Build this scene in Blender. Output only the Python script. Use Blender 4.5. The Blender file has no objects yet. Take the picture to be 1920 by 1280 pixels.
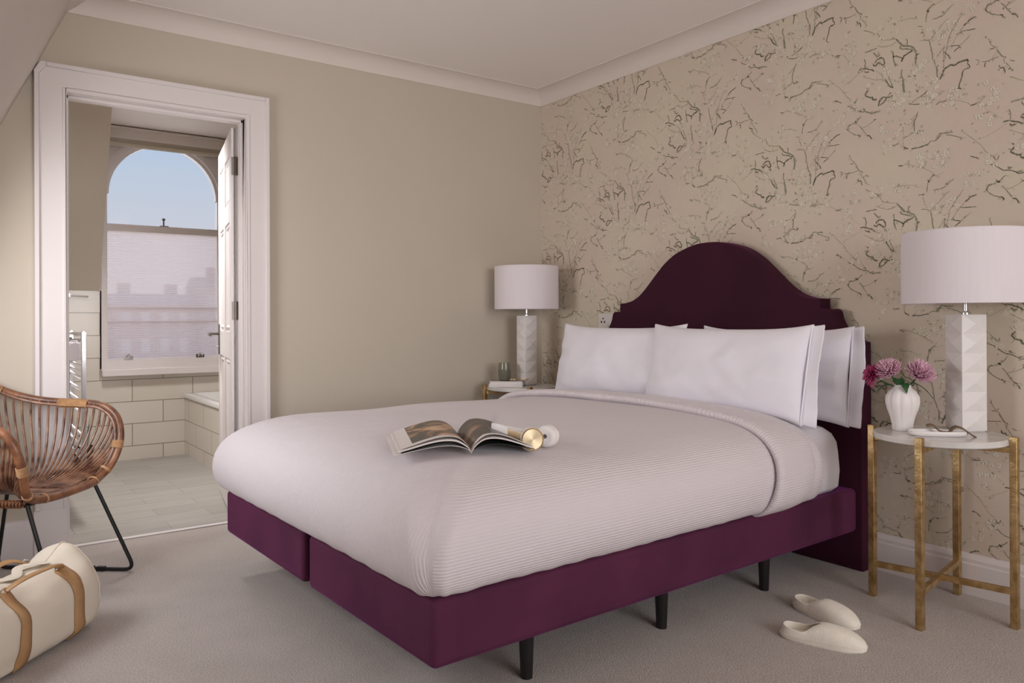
import bpy, bmesh, math, random
from mathutils import Vector, Matrix, noise

# ------------------------------------------------------------------ camera, world, light, exposure
SC = bpy.context.scene
COL = SC.collection
F_PX, YAW, PITCH, ROLL, CYP = 1446.816, 0.9442898, 0.0021121, -0.0041254, 593.96
CAM = Vector((-2.97826, -3.79840, 1.0))
_f = Vector((math.cos(YAW)*math.cos(PITCH), math.sin(YAW)*math.cos(PITCH), math.sin(PITCH)))
_r = Vector((math.sin(YAW), -math.cos(YAW), 0)); _u = _r.cross(_f)
_c, _s = math.cos(ROLL), math.sin(ROLL)
_r2 = _c*_r+_s*_u; _u2 = -_s*_r+_c*_u
cd = bpy.data.cameras.new('camera'); cam = bpy.data.objects.new('camera', cd); COL.objects.link(cam)
cam.matrix_world = Matrix(((_r2.x, _u2.x, -_f.x, CAM.x), (_r2.y, _u2.y, -_f.y, CAM.y), (_r2.z, _u2.z, -_f.z, CAM.z), (0, 0, 0, 1)))
cd.sensor_width = 36; cd.lens = F_PX/1920*36; cd.shift_y = -(640-CYP)/1920; cd.clip_start = 0.02
SC.camera = cam
SC.view_settings.view_transform = 'Standard'; SC.view_settings.look = 'None'
SC.view_settings.gamma = 1; SC.view_settings.exposure = -0.13; SC.view_settings.use_curve_mapping = False

def srgb(r, g, b):
    f = lambda c: (c/255/12.92) if c <= 10 else ((c/255+0.055)/1.055)**2.4
    return (f(r), f(g), f(b), 1)

w = bpy.data.worlds.new('sky'); SC.world = w; w.use_nodes = True
nt = w.node_tree; nt.nodes.clear()
tc = nt.nodes.new('ShaderNodeTexCoord'); sx = nt.nodes.new('ShaderNodeSeparateXYZ'); cr = nt.nodes.new('ShaderNodeValToRGB')
bg = nt.nodes.new('ShaderNodeBackground'); wo = nt.nodes.new('ShaderNodeOutputWorld')
nt.links.new(tc.outputs['Generated'], sx.inputs[0]); nt.links.new(sx.outputs['Z'], cr.inputs[0])
nt.links.new(cr.outputs[0], bg.inputs[0]); nt.links.new(bg.outputs[0], wo.inputs[0])
e = cr.color_ramp.elements
e[0].position = 0.0; e[0].color = srgb(216, 212, 220)
e[1].position = 0.9; e[1].color = srgb(120, 160, 220)
for p, c in ((0.10, (211, 214, 226)), (0.17, (198, 212, 231)), (0.235, (181, 203, 234)), (0.4, (160, 190, 232))):
    x = e.new(p); x.color = srgb(*c)
bg.inputs[1].default_value = 1.0

def area(name, loc, target, sx_, sy_, power, col=(1, 1, 1), spread=math.pi):
    l = bpy.data.lights.new(name, 'AREA'); l.shape = 'RECTANGLE'; l.size = sx_; l.size_y = sy_; l.energy = power; l.color = col
    l.spread = spread
    o = bpy.data.objects.new(name, l); COL.objects.link(o); o.location = loc
    o.rotation_euler = (Vector(target)-Vector(loc)).to_track_quat('-Z', 'Z').to_euler()
    return o
# daylight through the dormer window left of the picture
area('daylight_left_window', (-3.42, -.98, 1.22), (0, -.98, 1.16), 1.0, 0.75, 27, (1.0, 0.985, 0.985))
area('rear_fill_light', (-1.7, -6.6, 1.5), (-1.5, 0, 1.1), 2.2, 1.7, 103, (1.0, 0.985, 0.99))  # fill from behind the camera, added to lift the room
area('bathroom_fill_light', (-2.3, .85, 2.32), (-1.72, 1.0, .8), 0.3, 0.3, 17, (1.0, 0.985, 0.97), math.radians(105))  # no fitting here: unseen fill added to brighten the bathroom
area('bathroom_daylight', (-1.71, 2.75, 1.6), (-1.9, 0, 1.0), 0.8, 1.4, 4, (0.97, 0.98, 1.0))

# ------------------------------------------------------------------ helpers
def tag(o, label=None, cat=None, group=None, kind=None):
    if label: o['label'] = label
    if cat: o['category'] = cat
    if group: o['group'] = group
    if kind: o['kind'] = kind
    return o

def empty(name, loc=(0, 0, 0), rz=0, **k):
    o = bpy.data.objects.new(name, None); COL.objects.link(o); o.location = loc; o.rotation_euler = (0, 0, rz)
    o.empty_display_size = 0.05
    return tag(o, **k)

class MB:
    def __init__(s): s.v = []; s.f = []; s.m = []; s.uv = None
    def add(s, vs, fs, mi=0, M=None):
        b = len(s.v)
        s.v += [tuple(M @ Vector(p)) if M else tuple(p) for p in vs]
        s.f += [tuple(b+i for i in f) for f in fs]; s.m += [mi]*len(fs); return b
    def box(s, a, b, mi=0, M=None):
        x0, y0, z0 = a; x1, y1, z1 = b
        vs = [(x, y, z) for z in (z0, z1) for y in (y0, y1) for x in (x0, x1)]
        s.add(vs, [(0, 2, 3, 1), (4, 5, 7, 6), (0, 1, 5, 4), (2, 6, 7, 3), (0, 4, 6, 2), (1, 3, 7, 5)], mi, M)
    def grid(s, P, mi=0, closeu=False, closev=False, M=None):
        n, m = len(P), len(P[0]); vs = [p for r in P for p in r]; fs = []
        for i in range(n if closeu else n-1):
            for j in range(m if closev else m-1):
                a, b = i, (i+1) % n; c, d = j, (j+1) % m
                fs.append((a*m+c, b*m+c, b*m+d, a*m+d))
        s.add(vs, fs, mi, M)
    def lathe(s, prof, n=32, mi=0, M=None, lobes=0, amp=0, cap=True):
        P = []
        for r, z in prof:
            P.append([(r*(1+amp*(abs(math.cos(lobes*a/2))-.6 if lobes else 0))*math.cos(a), r*(1+amp*(abs(math.cos(lobes*a/2))-.6 if lobes else 0))*math.sin(a), z) for a in [2*math.pi*k/n for k in range(n)]])
        s.grid(P, mi, closev=True, M=M)
        if cap:
            for row in (P[0], P[-1]): s.add(row, [tuple(range(n))], mi, M)
    def tube(s, pts, r, n=8, mi=0, closed=False, M=None, cap=True, flat=None):
        pts = [Vector(p) for p in pts]; N = len(pts)
        rs = r if isinstance(r, (list, tuple)) else [r]*N
        T = []
        for i in range(N):
            a = pts[(i-1) % N] if (closed or i > 0) else pts[i]; b = pts[(i+1) % N] if (closed or i < N-1) else pts[i]
            T.append((b-a).normalized())
        up = Vector((0, 0, 1)) if abs(T[0].z) < .9 else Vector((1, 0, 0))
        nrm = (up-T[0]*up.dot(T[0])).normalized(); P = []
        for i in range(N):
            nrm = (nrm-T[i]*nrm.dot(T[i])).normalized(); bi = T[i].cross(nrm)
            P.append([tuple(pts[i]+(nrm*math.cos(a)*(flat or 1)+bi*math.sin(a))*rs[i]) for a in [2*math.pi*k/n for k in range(n)]])
        s.grid(P, mi, closeu=closed, closev=True, M=M)
        if cap and not closed:
            s.add(P[0], [tuple(range(n))[::-1]], mi, M); s.add(P[-1], [tuple(range(n))], mi, M)
    def prism(s, poly, z0, z1, mi=0, M=None):
        n = len(poly); vs = [(x, y, z0) for x, y in poly]+[(x, y, z1) for x, y in poly]
        fs = [tuple(range(n))[::-1], tuple(range(n, 2*n))]+[(i, (i+1) % n, n+(i+1) % n, n+i) for i in range(n)]
        s.add(vs, fs, mi, M)
    def build(s, name, mats, parent=None, smooth=True, ang=35, loc=None, bevel=0, bseg=2, solid=0, sub=0, weld=True, recalc=True, **k):
        me = bpy.data.meshes.new(name); me.from_pydata(s.v, [], s.f)
        if not isinstance(mats, (list, tuple)): mats = [mats]
        for m in mats: me.materials.append(m)
        me.polygons.foreach_set('material_index', s.m)
        if s.uv:
            ul = me.uv_layers.new(name='UVMap')
            for l in me.loops: ul.data[l.index].uv = s.uv[l.vertex_index]
        bm = bmesh.new(); bm.from_mesh(me)
        if weld: bmesh.ops.remove_doubles(bm, verts=bm.verts, dist=1e-5)
        if recalc: bmesh.ops.recalc_face_normals(bm, faces=bm.faces)
        if smooth:
            for f in bm.faces: f.smooth = True
            for ed in bm.edges:
                if len(ed.link_faces) == 2 and ed.calc_face_angle(0) > math.radians(ang): ed.smooth = False
        bm.to_mesh(me); bm.free()
        o = bpy.data.objects.new(name, me); COL.objects.link(o)
        if loc: o.location = loc
        if parent: o.parent = parent
        if bevel:
            b = o.modifiers.new('bevel', 'BEVEL'); b.width = bevel; b.segments = bseg; b.limit_method = 'ANGLE'; b.angle_limit = math.radians(40)
            b.harden_normals = False
        if solid:
            b = o.modifiers.new('solid', 'SOLIDIFY'); b.thickness = solid; b.offset = 0
        if sub:
            b = o.modifiers.new('sub', 'SUBSURF'); b.levels = sub; b.render_levels = sub
        return tag(o, **k)

def struct(mb, name, mat, **k):
    return mb.build(name, mat, kind='structure', **k)

def clone(root):
    r = root.copy(); COL.objects.link(r)
    for ch in list(root.children):
        c = ch.copy(); COL.objects.link(c); c.parent = r
        for g in list(ch.children):
            d = g.copy(); COL.objects.link(d); d.parent = c
    return r

def cam_pt(lat, depth, z=0.0):
    fx = Vector((math.cos(YAW), math.sin(YAW), 0)); rx = Vector((math.sin(YAW), -math.cos(YAW), 0))
    p = CAM+fx*depth+rx*lat; return Vector((p.x, p.y, z))

def catmull(P, n=8, closed=False):
    P = [Vector(p) for p in P]; out = []; N = len(P)
    for i in range(N if closed else N-1):
        g = (lambda k: P[k % N]) if closed else (lambda k: P[max(0, min(N-1, k))])
        a, b, c, d = g(i-1), g(i), g(i+1), g(i+2)
        for k in range(n):
            t = k/n; out.append(0.5*((2*b)+(c-a)*t+(2*a-5*b+4*c-d)*t*t+(3*b-a-3*c+d)*t**3))
    if not closed: out.append(P[-1])
    return out

# ------------------------------------------------------------------ materials
def mat(name, col, rough=0.6, metal=0.0, var=0.0, vscale=8, bump=0.0, bscale=200, sheen=0, sheencol=None, coat=0, spec=None,
        col2=None, stretch=None, trans=0, ior=1.45, sss=0, detail=3, alpha=None, emit=None, sheenr=.4):
    m = bpy.data.materials.new(name); m.use_nodes = True; n = m.node_tree; b = n.nodes['Principled BSDF']
    b.inputs['Base Color'].default_value = col; b.inputs['Roughness'].default_value = rough; b.inputs['Metallic'].default_value = metal
    if spec is not None: b.inputs['Specular IOR Level'].default_value = spec
    if sheen:
        b.inputs['Sheen Weight'].default_value = sheen; b.inputs['Sheen Roughness'].default_value = sheenr
        if sheencol: b.inputs['Sheen Tint'].default_value = sheencol
    if coat: b.inputs['Coat Weight'].default_value = coat; b.inputs['Coat Roughness'].default_value = 0.1
    if trans: b.inputs['Transmission Weight'].default_value = trans; b.inputs['IOR'].default_value = ior
    t = n.nodes.new('ShaderNodeTexCoord'); mp = n.nodes.new('ShaderNodeMapping'); n.links.new(t.outputs['Object'], mp.inputs[0])
    if stretch: mp.inputs['Scale'].default_value = stretch
    if var or col2:
        no = n.nodes.new('ShaderNodeTexNoise'); no.inputs['Scale'].default_value = vscale; no.inputs['Detail'].default_value = detail
        n.links.new(mp.outputs[0], no.inputs[0])
        mx = n.nodes.new('ShaderNodeMix'); mx.data_type = 'RGBA'
        c2 = col2 or tuple(max(0, c*(1-var)) for c in col[:3])+(1,); c1 = col if col2 else tuple(min(1, c*(1+var)) for c in col[:3])+(1,)
        mx.inputs[6].default_value = c1; mx.inputs[7].default_value = c2
        rp = n.nodes.new('ShaderNodeMapRange'); rp.inputs[1].default_value = .35; rp.inputs[2].default_value = .65
        n.links.new(no.outputs['Fac'], rp.inputs[0]); n.links.new(rp.outputs[0], mx.inputs[0]); n.links.new(mx.outputs[2], b.inputs['Base Color'])
    if bump:
        nb = n.nodes.new('ShaderNodeTexNoise'); nb.inputs['Scale'].default_value = bscale; nb.inputs['Detail'].default_value = 3
        n.links.new(mp.outputs[0], nb.inputs[0])
        bp = n.nodes.new('ShaderNodeBump'); bp.inputs['Strength'].default_value = bump; bp.inputs['Distance'].default_value = 0.004
        n.links.new(nb.outputs['Fac'], bp.inputs['Height']); n.links.new(bp.outputs[0], b.inputs['Normal'])
    return m

M = {}
M['wall'] = mat('beige_wall_paint', srgb(203, 192, 176), .75, var=.015, vscale=1.5, bump=.05, bscale=300)
M['slope'] = mat('sloped_wall_paint', srgb(208, 198, 188), .75, var=.01, vscale=1.5)
M['ceil'] = mat('ceiling_paint', srgb(248, 241, 236), .8, var=.01, vscale=1)
M['cove'] = mat('cornice_paint', srgb(226, 216, 208), .6, var=.01, vscale=2)
M['trim'] = mat('white_gloss_paint', srgb(228, 220, 218), .38, var=.01, vscale=2)
M['paper'] = mat('wallpaper_ground', srgb(215, 203, 183), .7, var=0, vscale=2.6, col2=srgb(212, 195, 180), detail=1.5)
M['pg'] = mat('wallpaper_twig_grey', srgb(146, 142, 122), .7, var=.15, vscale=30)
M['pd'] = mat('wallpaper_twig_dark', srgb(108, 106, 88), .7, var=.2, vscale=40)
M['pb'] = mat('wallpaper_twig_brown', srgb(128, 112, 96), .7, var=.2, vscale=40)
M['pl'] = mat('wallpaper_twig_olive', srgb(180, 172, 144), .7, var=.15, vscale=30)
M['pw'] = mat('wallpaper_blossom', srgb(224, 217, 199), .7, var=.02, vscale=30)
M['po'] = mat('wallpaper_leaf', srgb(186, 180, 152), .7, var=.1, vscale=30)
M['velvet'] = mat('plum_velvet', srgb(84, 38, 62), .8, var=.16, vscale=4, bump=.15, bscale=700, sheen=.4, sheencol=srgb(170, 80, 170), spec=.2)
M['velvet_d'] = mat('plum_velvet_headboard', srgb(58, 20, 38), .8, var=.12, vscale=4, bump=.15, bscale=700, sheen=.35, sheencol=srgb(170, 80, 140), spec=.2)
M['blackwood'] = mat('black_stained_wood', srgb(26, 22, 24), .4, var=.2, vscale=20)
M['sheet'] = mat('white_cotton', srgb(236, 230, 236), .85, var=.01, vscale=6, bump=.12, bscale=60, sheen=.15)
M['pillow'] = mat('white_pillow_cotton', srgb(242, 238, 246), .85, var=.01, vscale=6, bump=.15, bscale=25, sheen=.15)
M['shade'] = mat('white_linen_shade', srgb(232, 224, 228), .85, var=.012, vscale=120, stretch=(1, 1, .05), bump=.1, bscale=500)
M['shade_in'] = mat('lampshade_lining', srgb(240, 236, 230), .7)
M['ceramic'] = mat('white_glazed_ceramic', srgb(234, 228, 226), .5, var=.01, vscale=5, coat=.08)
M['ceramic_m'] = mat('matt_white_ceramic', srgb(240, 234, 232), .5, var=.01, vscale=5)
M['pewter'] = mat('dull_pewter', srgb(120, 112, 106), .35, 1.0, var=.05)
M['chrome'] = mat('chrome', srgb(215, 215, 218), .12, 1.0, var=.03, vscale=20)
M['brass'] = mat('aged_brass_leaf', srgb(214, 186, 138), .42, 1.0, var=0, col2=srgb(176, 146, 98), vscale=35, bump=.25, bscale=120)
M['gold'] = mat('brushed_gold', srgb(226, 204, 170), .3, 1.0, var=.05, vscale=30)
M['marble'] = mat('white_marble', srgb(226, 222, 218), .25, col2=srgb(205, 200, 196), vscale=9, detail=8, coat=.2)
M['black'] = mat('black_powder_coat', srgb(18, 18, 20), .45, var=.1, vscale=30)
M['rattan'] = mat('rattan_brown', srgb(156, 104, 70), .38, col2=srgb(92, 54, 36), vscale=16, bump=.2, bscale=90, coat=.15, detail=5)
M['rattan_d'] = mat('rattan_rib', srgb(160, 118, 92), .4, col2=srgb(84, 50, 36), vscale=22, coat=.15, detail=5)
M['cane'] = mat('cane_binding', srgb(190, 146, 104), .45, var=.15, vscale=60, bump=.4, bscale=200)
M['canvas'] = mat('cream_canvas', srgb(226, 214, 196), .8, var=.03, vscale=5, bump=.2, bscale=400)
M['leather'] = mat('tan_leather', srgb(182, 140, 96), .55, var=.08, vscale=20, bump=.2, bscale=150)
M['felt'] = mat('ivory_felt', srgb(246, 238, 224), .95, var=.03, vscale=30, bump=.5, bscale=260, sheen=.3)
M['felt_in'] = mat('ivory_felt_lining', srgb(242, 232, 218), .95, var=.03, vscale=30, bump=.3, bscale=260)
M['tile_floor_grout'] = mat('grout_grey', srgb(150, 144, 136), .8)
M['brown'] = mat('brown_leather_strap', srgb(112, 88, 64), .5, var=.15, vscale=40)
M['page'] = mat('magazine_paper', srgb(226, 218, 214), .45, var=.02, vscale=30)
M['dark'] = mat('dark_ink_and_shade', srgb(30, 34, 32), .4, var=.3, vscale=20)
M['pink'] = mat('pale_pink_petal', srgb(232, 192, 206), .6, col2=srgb(212, 156, 182), vscale=40)
M['magenta'] = mat('magenta_petal', srgb(150, 30, 84), .6, col2=srgb(190, 80, 130), vscale=40)
M['leaf'] = mat('dark_green_leaf', srgb(40, 84, 44), .45, var=.25, vscale=40)
M['smoke'] = mat('smoky_green_glass', srgb(196, 192, 176), .12, trans=.8, ior=1.45)
M['wax'] = mat('candle_wax', srgb(150, 148, 132), .6, var=.03)
M['lens'] = mat('dark_lens', srgb(40, 30, 28), .1, coat=.5)
M['brick'] = mat('distant_brick', srgb(186, 150, 138), .9, col2=srgb(168, 134, 124), vscale=3)
M['stone'] = mat('distant_render', srgb(192, 168, 158), .9, var=.1, vscale=2)
M['slate'] = mat('distant_slate', srgb(160, 148, 146), .8, var=.1, vscale=2)
M['tub'] = mat('white_enamel', srgb(232, 230, 228), .15, var=.01, coat=.5)
M['gap'] = mat('shadow_gap_dark', srgb(40, 36, 34), .9)

def N(m): return m.node_tree.nodes
def L(m): return m.node_tree.links

# carpet
m = mat('grey_beige_carpet', srgb(190, 180, 173), 1.0, spec=.1, sheen=.2); M['carpet'] = m
n, l = N(m), L(m); b = n['Principled BSDF']; t = n.new('ShaderNodeTexCoord')
n1 = n.new('ShaderNodeTexNoise'); n1.inputs['Scale'].default_value = 4.0; n1.inputs['Detail'].default_value = 4; n1.inputs['Distortion'].default_value = .6
n2 = n.new('ShaderNodeTexNoise'); n2.inputs['Scale'].default_value = 210; n2.inputs['Detail'].default_value = 2
for q in (n1, n2): l.new(t.outputs['Object'], q.inputs[0])
r1 = n.new('ShaderNodeMapRange'); r1.inputs[1].default_value = .3; r1.inputs[2].default_value = .7; r1.inputs[3].default_value = -.06; r1.inputs[4].default_value = .06; l.new(n1.outputs['Fac'], r1.inputs[0])
r2 = n.new('ShaderNodeMapRange'); r2.inputs[1].default_value = .3; r2.inputs[2].default_value = .7; r2.inputs[3].default_value = .74; r2.inputs[4].default_value = 1.20; l.new(n2.outputs['Fac'], r2.inputs[0])
ad = n.new('ShaderNodeMath'); ad.operation = 'ADD'; l.new(r1.outputs[0], ad.inputs[0]); l.new(r2.outputs[0], ad.inputs[1])
vm = n.new('ShaderNodeVectorMath'); vm.operation = 'SCALE'; vm.inputs[0].default_value = srgb(190, 180, 173)[:3]; l.new(ad.outputs[0], vm.inputs['Scale']); l.new(vm.outputs[0], b.inputs['Base Color'])
bp = n.new('ShaderNodeBump'); bp.inputs['Strength'].default_value = .7; bp.inputs['Distance'].default_value = .006; l.new(n2.outputs['Fac'], bp.inputs['Height']); l.new(bp.outputs[0], b.inputs['Normal'])

def brickmat(name, c1, c2, grout, w, h, mort, rough, coords, off=(0, 0, 0), bump=.4, offset=.5, grain=None):
    m = mat(name, c1, rough); n, l = N(m), L(m); b = n['Principled BSDF']; t = n.new('ShaderNodeTexCoord')
    sp = n.new('ShaderNodeSeparateXYZ'); cb = n.new('ShaderNodeCombineXYZ'); l.new(t.outputs['Object'], sp.inputs[0])
    l.new(sp.outputs[coords[0]], cb.inputs[0]); l.new(sp.outputs[coords[1]], cb.inputs[1])
    mp = n.new('ShaderNodeMapping'); mp.inputs['Location'].default_value = off; l.new(cb.outputs[0], mp.inputs[0])
    br = n.new('ShaderNodeTexBrick'); l.new(mp.outputs[0], br.inputs[0])
    br.inputs['Color1'].default_value = c1; br.inputs['Color2'].default_value = c2; br.inputs['Mortar'].default_value = grout
    br.inputs['Scale'].default_value = 1; br.inputs['Brick Width'].default_value = w; br.inputs['Row Height'].default_value = h
    br.inputs['Mortar Size'].default_value = mort; br.inputs['Mortar Smooth'].default_value = 0; br.offset = offset
    out = br.outputs['Color']
    if grain:
        mg = n.new('ShaderNodeMapping'); mg.inputs['Scale'].default_value = grain; l.new(t.outputs['Object'], mg.inputs[0])
        ng = n.new('ShaderNodeTexNoise'); ng.inputs['Scale'].default_value = 1; ng.inputs['Detail'].default_value = 6; l.new(mg.outputs[0], ng.inputs[0])
        rg = n.new('ShaderNodeMapRange'); rg.inputs[1].default_value = .3; rg.inputs[2].default_value = .7; rg.inputs[3].default_value = .86; rg.inputs[4].default_value = 1.08; l.new(ng.outputs['Fac'], rg.inputs[0])
        vv = n.new('ShaderNodeVectorMath'); vv.operation = 'SCALE'; l.new(out, vv.inputs[0]); l.new(rg.outputs[0], vv.inputs['Scale']); out = vv.outputs[0]
    l.new(out, b.inputs['Base Color'])
    bp = n.new('ShaderNodeBump'); bp.inputs['Strength'].default_value = bump; bp.inputs['Distance'].default_value = .002; bp.invert = True
    l.new(br.outputs['Fac'], bp.inputs['Height']); l.new(bp.outputs[0], b.inputs['Normal'])
    return m
TW = srgb(224, 215, 204); TG = srgb(150, 140, 126)
# window wall tiles 0.41 x 0.159, a joint at z = 0.098
M['tile'] = brickmat('cream_wall_tile', TW, srgb(221, 211, 199), TG, .412, .159, .0028, .16, ('X', 'Z'), (1.94+.412*6, .061+.159*0, 0))
M['tile_tub'] = brickmat('cream_tub_tile', TW, srgb(221, 211, 199), TG, .412, .159, .0028, .14, ('Y', 'Z'), (.1, .061, 0))
M['tilefloor'] = brickmat('grey_wood_look_tile', srgb(172, 166, 158), srgb(160, 154, 146), srgb(140, 134, 126), .62, .152, .0022, .4, ('X', 'Y'), (5, 5, 0), bump=.3, offset=.37, grain=(2.5, 40, 1))

# ribbed duvet: faint ribs running along the stored arc coordinate
m = mat('ribbed_white_duvet', srgb(222, 213, 216), .85, sheen=.15); M['duvet'] = m
n, l = N(m), L(m); b = n['Principled BSDF']
uv = n.new('ShaderNodeUVMap'); su = n.new('ShaderNodeSeparateXYZ'); l.new(uv.outputs[0], su.inputs[0])
mu = n.new('ShaderNodeMath'); mu.operation = 'MULTIPLY'; mu.inputs[1].default_value = 2*math.pi/0.0085; l.new(su.outputs['Y'], mu.inputs[0])
sn = n.new('ShaderNodeMath'); sn.operation = 'SINE'; l.new(mu.outputs[0], sn.inputs[0])
t = n.new('ShaderNodeTexCoord'); nn = n.new('ShaderNodeTexNoise'); nn.inputs['Scale'].default_value = 7; nn.inputs['Detail'].default_value = 4; l.new(t.outputs['Object'], nn.inputs[0])
b1 = n.new('ShaderNodeBump'); b1.inputs['Strength'].default_value = .42; b1.inputs['Distance'].default_value = .0012; l.new(sn.outputs[0], b1.inputs['Height'])
b2 = n.new('ShaderNodeBump'); b2.inputs['Strength'].default_value = .35; b2.inputs['Distance'].default_value = .02; l.new(nn.outputs['Fac'], b2.inputs['Height']); l.new(b1.outputs[0], b2.inputs['Normal']); l.new(b2.outputs[0], b.inputs['Normal'])

# reeded obscure glass: part see-through, part scattering, fine horizontal reeds
m = bpy.data.materials.new('reeded_privacy_glass'); m.use_nodes = True; M['reeded'] = m; n, l = N(m), L(m); n.clear()
o = n.new('ShaderNodeOutputMaterial'); tr = n.new('ShaderNodeBsdfTransparent'); tl = n.new('ShaderNodeBsdfTranslucent'); df = n.new('ShaderNodeBsdfDiffuse'); gl = n.new('ShaderNodeBsdfGlossy')
tl.inputs[0].default_value = srgb(244, 230, 226); df.inputs[0].default_value = srgb(224, 216, 218); gl.inputs['Roughness'].default_value = .25
t = n.new('ShaderNodeTexCoord'); sp = n.new('ShaderNodeSeparateXYZ'); l.new(t.outputs['Object'], sp.inputs[0])
mu = n.new('ShaderNodeMath'); mu.operation = 'MULTIPLY'; mu.inputs[1].default_value = 2*math.pi/0.017; l.new(sp.outputs['Z'], mu.inputs[0])
sn = n.new('ShaderNodeMath'); sn.operation = 'SINE'; l.new(mu.outputs[0], sn.inputs[0])
mr = n.new('ShaderNodeMapRange'); mr.inputs[1].default_value = -1; mr.inputs[2].default_value = 1; mr.inputs[3].default_value = .38; mr.inputs[4].default_value = .56; l.new(sn.outputs[0], mr.inputs[0])
ms = n.new('ShaderNodeMixShader'); ms.inputs[0].default_value = .35; l.new(tl.outputs[0], ms.inputs[1]); l.new(df.outputs[0], ms.inputs[2])
m2 = n.new('ShaderNodeMixShader'); l.new(mr.outputs[0], m2.inputs[0]); l.new(ms.outputs[0], m2.inputs[1]); l.new(tr.outputs[0], m2.inputs[2])
m3 = n.new('ShaderNodeMixShader'); m3.inputs[0].default_value = .04; l.new(m2.outputs[0], m3.inputs[1]); l.new(gl.outputs[0], m3.inputs[2]); l.new(m3.outputs[0], o.inputs[0])

m = bpy.data.materials.new('clear_glass'); m.use_nodes = True; M['glass'] = m; n, l = N(m), L(m); n.clear()
o = n.new('ShaderNodeOutputMaterial'); tr = n.new('ShaderNodeBsdfTransparent'); gl = n.new('ShaderNodeBsdfGlossy'); gl.inputs['Roughness'].default_value = .02
ms = n.new('ShaderNodeMixShader'); ms.inputs[0].default_value = .008; l.new(tr.outputs[0], ms.inputs[1]); l.new(gl.outputs[0], ms.inputs[2]); l.new(ms.outputs[0], o.inputs[0])

# magazine pictures
def picmat(name, cols, seed):
    m = mat(name, cols[0], .35, coat=.3); n, l = N(m), L(m); b = n['Principled BSDF']; t = n.new('ShaderNodeTexCoord')
    mp = n.new('ShaderNodeMapping'); mp.inputs['Location'].default_value = (seed, seed*2, 0); l.new(t.outputs['Object'], mp.inputs[0])
    no = n.new('ShaderNodeTexNoise'); no.inputs['Scale'].default_value = 11; no.inputs['Detail'].default_value = 4; no.inputs['Distortion'].default_value = .6; l.new(mp.outputs[0], no.inputs[0])
    cr = n.new('ShaderNodeValToRGB'); l.new(no.outputs['Fac'], cr.inputs[0]); l.new(cr.outputs[0], b.inputs['Base Color'])
    cr.color_ramp.interpolation = 'B_SPLINE'; e = cr.color_ramp.elements; e[0].position = .45; e[0].color = cols[0]; e[1].position = .66; e[1].color = cols[-1]
    for k, c in enumerate(cols[1:-1]): x = e.new(.50+.07*k); x.color = c
    return m
M['pic1'] = picmat('page_picture_left', [srgb(38, 46, 36), srgb(74, 60, 44), srgb(196, 138, 100), srgb(216, 196, 160)], 3.1)
M['pic2'] = picmat('page_picture_right', [srgb(52, 46, 40), srgb(84, 66, 56), srgb(168, 120, 96), srgb(176, 164, 140)], 7.7)
# ------------------------------------------------------------------ room shell
ZC = 2.40
def slope_x(z): return -2.822+(z-1.798)/2.18      # the mansard slope on the left
# floor
mb = MB(); mb.box((-4.2, -5.8, -.05), (0, .11, 0)); struct(mb, 'floor', M['carpet'], smooth=False)
mb = MB(); mb.box((-2.7, .11, -.05), (-.9, 2.29, 0)); struct(mb, 'floor_bathroom', M['tilefloor'], smooth=False)
mb = MB(); mb.box((-2.60, .085, 0), (-1.80, .115, .006)); struct(mb, 'trim_threshold', M['trim'], bevel=.002)
# back wall with the doorway
DX0, DX1, DZ = -2.585, -1.828, 1.975
mb = MB(); q = .015; mb.box((-4.2, 0, 0), (DX0-q, .11, 2.45)); mb.box((DX1+q, 0, 0), (.1, .11, 2.45)); mb.box((DX0-q, 0, DZ+q), (DX1+q, .11, 2.45))
struct(mb, 'wall_back', M['wall'], smooth=False)
# ceiling
mb = MB(); mb.box((-2.6, -5.8, ZC), (.1, .0, ZC+.05)); struct(mb, 'ceiling', M['ceil'], smooth=False)
# left: knee wall and mansard slope with a dormer opening (outside the picture)
mb = MB()
zk = .62; xk = slope_x(zk)
oy0, oy1, oz0, oz1 = -1.5, -.36, .80, 1.60
def slab(y0, y1, z0, z1):
    P = [(slope_x(z0), y0, z0), (slope_x(z1), y0, z1), (slope_x(z1), y1, z1), (slope_x(z0), y1, z0)]
    Q = [(x-.14, y, z) for x, y, z in P]
    mb.add(P+Q, [(0, 1, 2, 3), (7, 6, 5, 4), (0, 4, 5, 1), (1, 5, 6, 2), (2, 6, 7, 3), (3, 7, 4, 0)])
slab(-5.8, oy0, zk, ZC); slab(oy1, 0, zk, ZC); slab(oy0, oy1, zk, oz0); slab(oy0, oy1, oz1, ZC)
mb.box((xk-.14, -5.8, 0), (xk, 0, zk))
struct(mb, 'wall_left', M['slope'], smooth=False)
# dormer window outside the picture
mb = MB(); xw = -3.42
mb.box((xw, oy0-.03, oz0-.03), (xw+.05, oy0+.03, oz1+.1)); mb.box((xw, oy1-.03, oz0-.03), (xw+.05, oy1+.03, oz1+.1)); mb.box((xw, oy0, oz0-.05), (xw+.05, oy1, oz0+.02)); mb.box((xw, oy0, oz1+.04), (xw+.05, oy1, oz1+.1))
struct(mb, 'window_2', M['trim'], bevel=.004)
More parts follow.
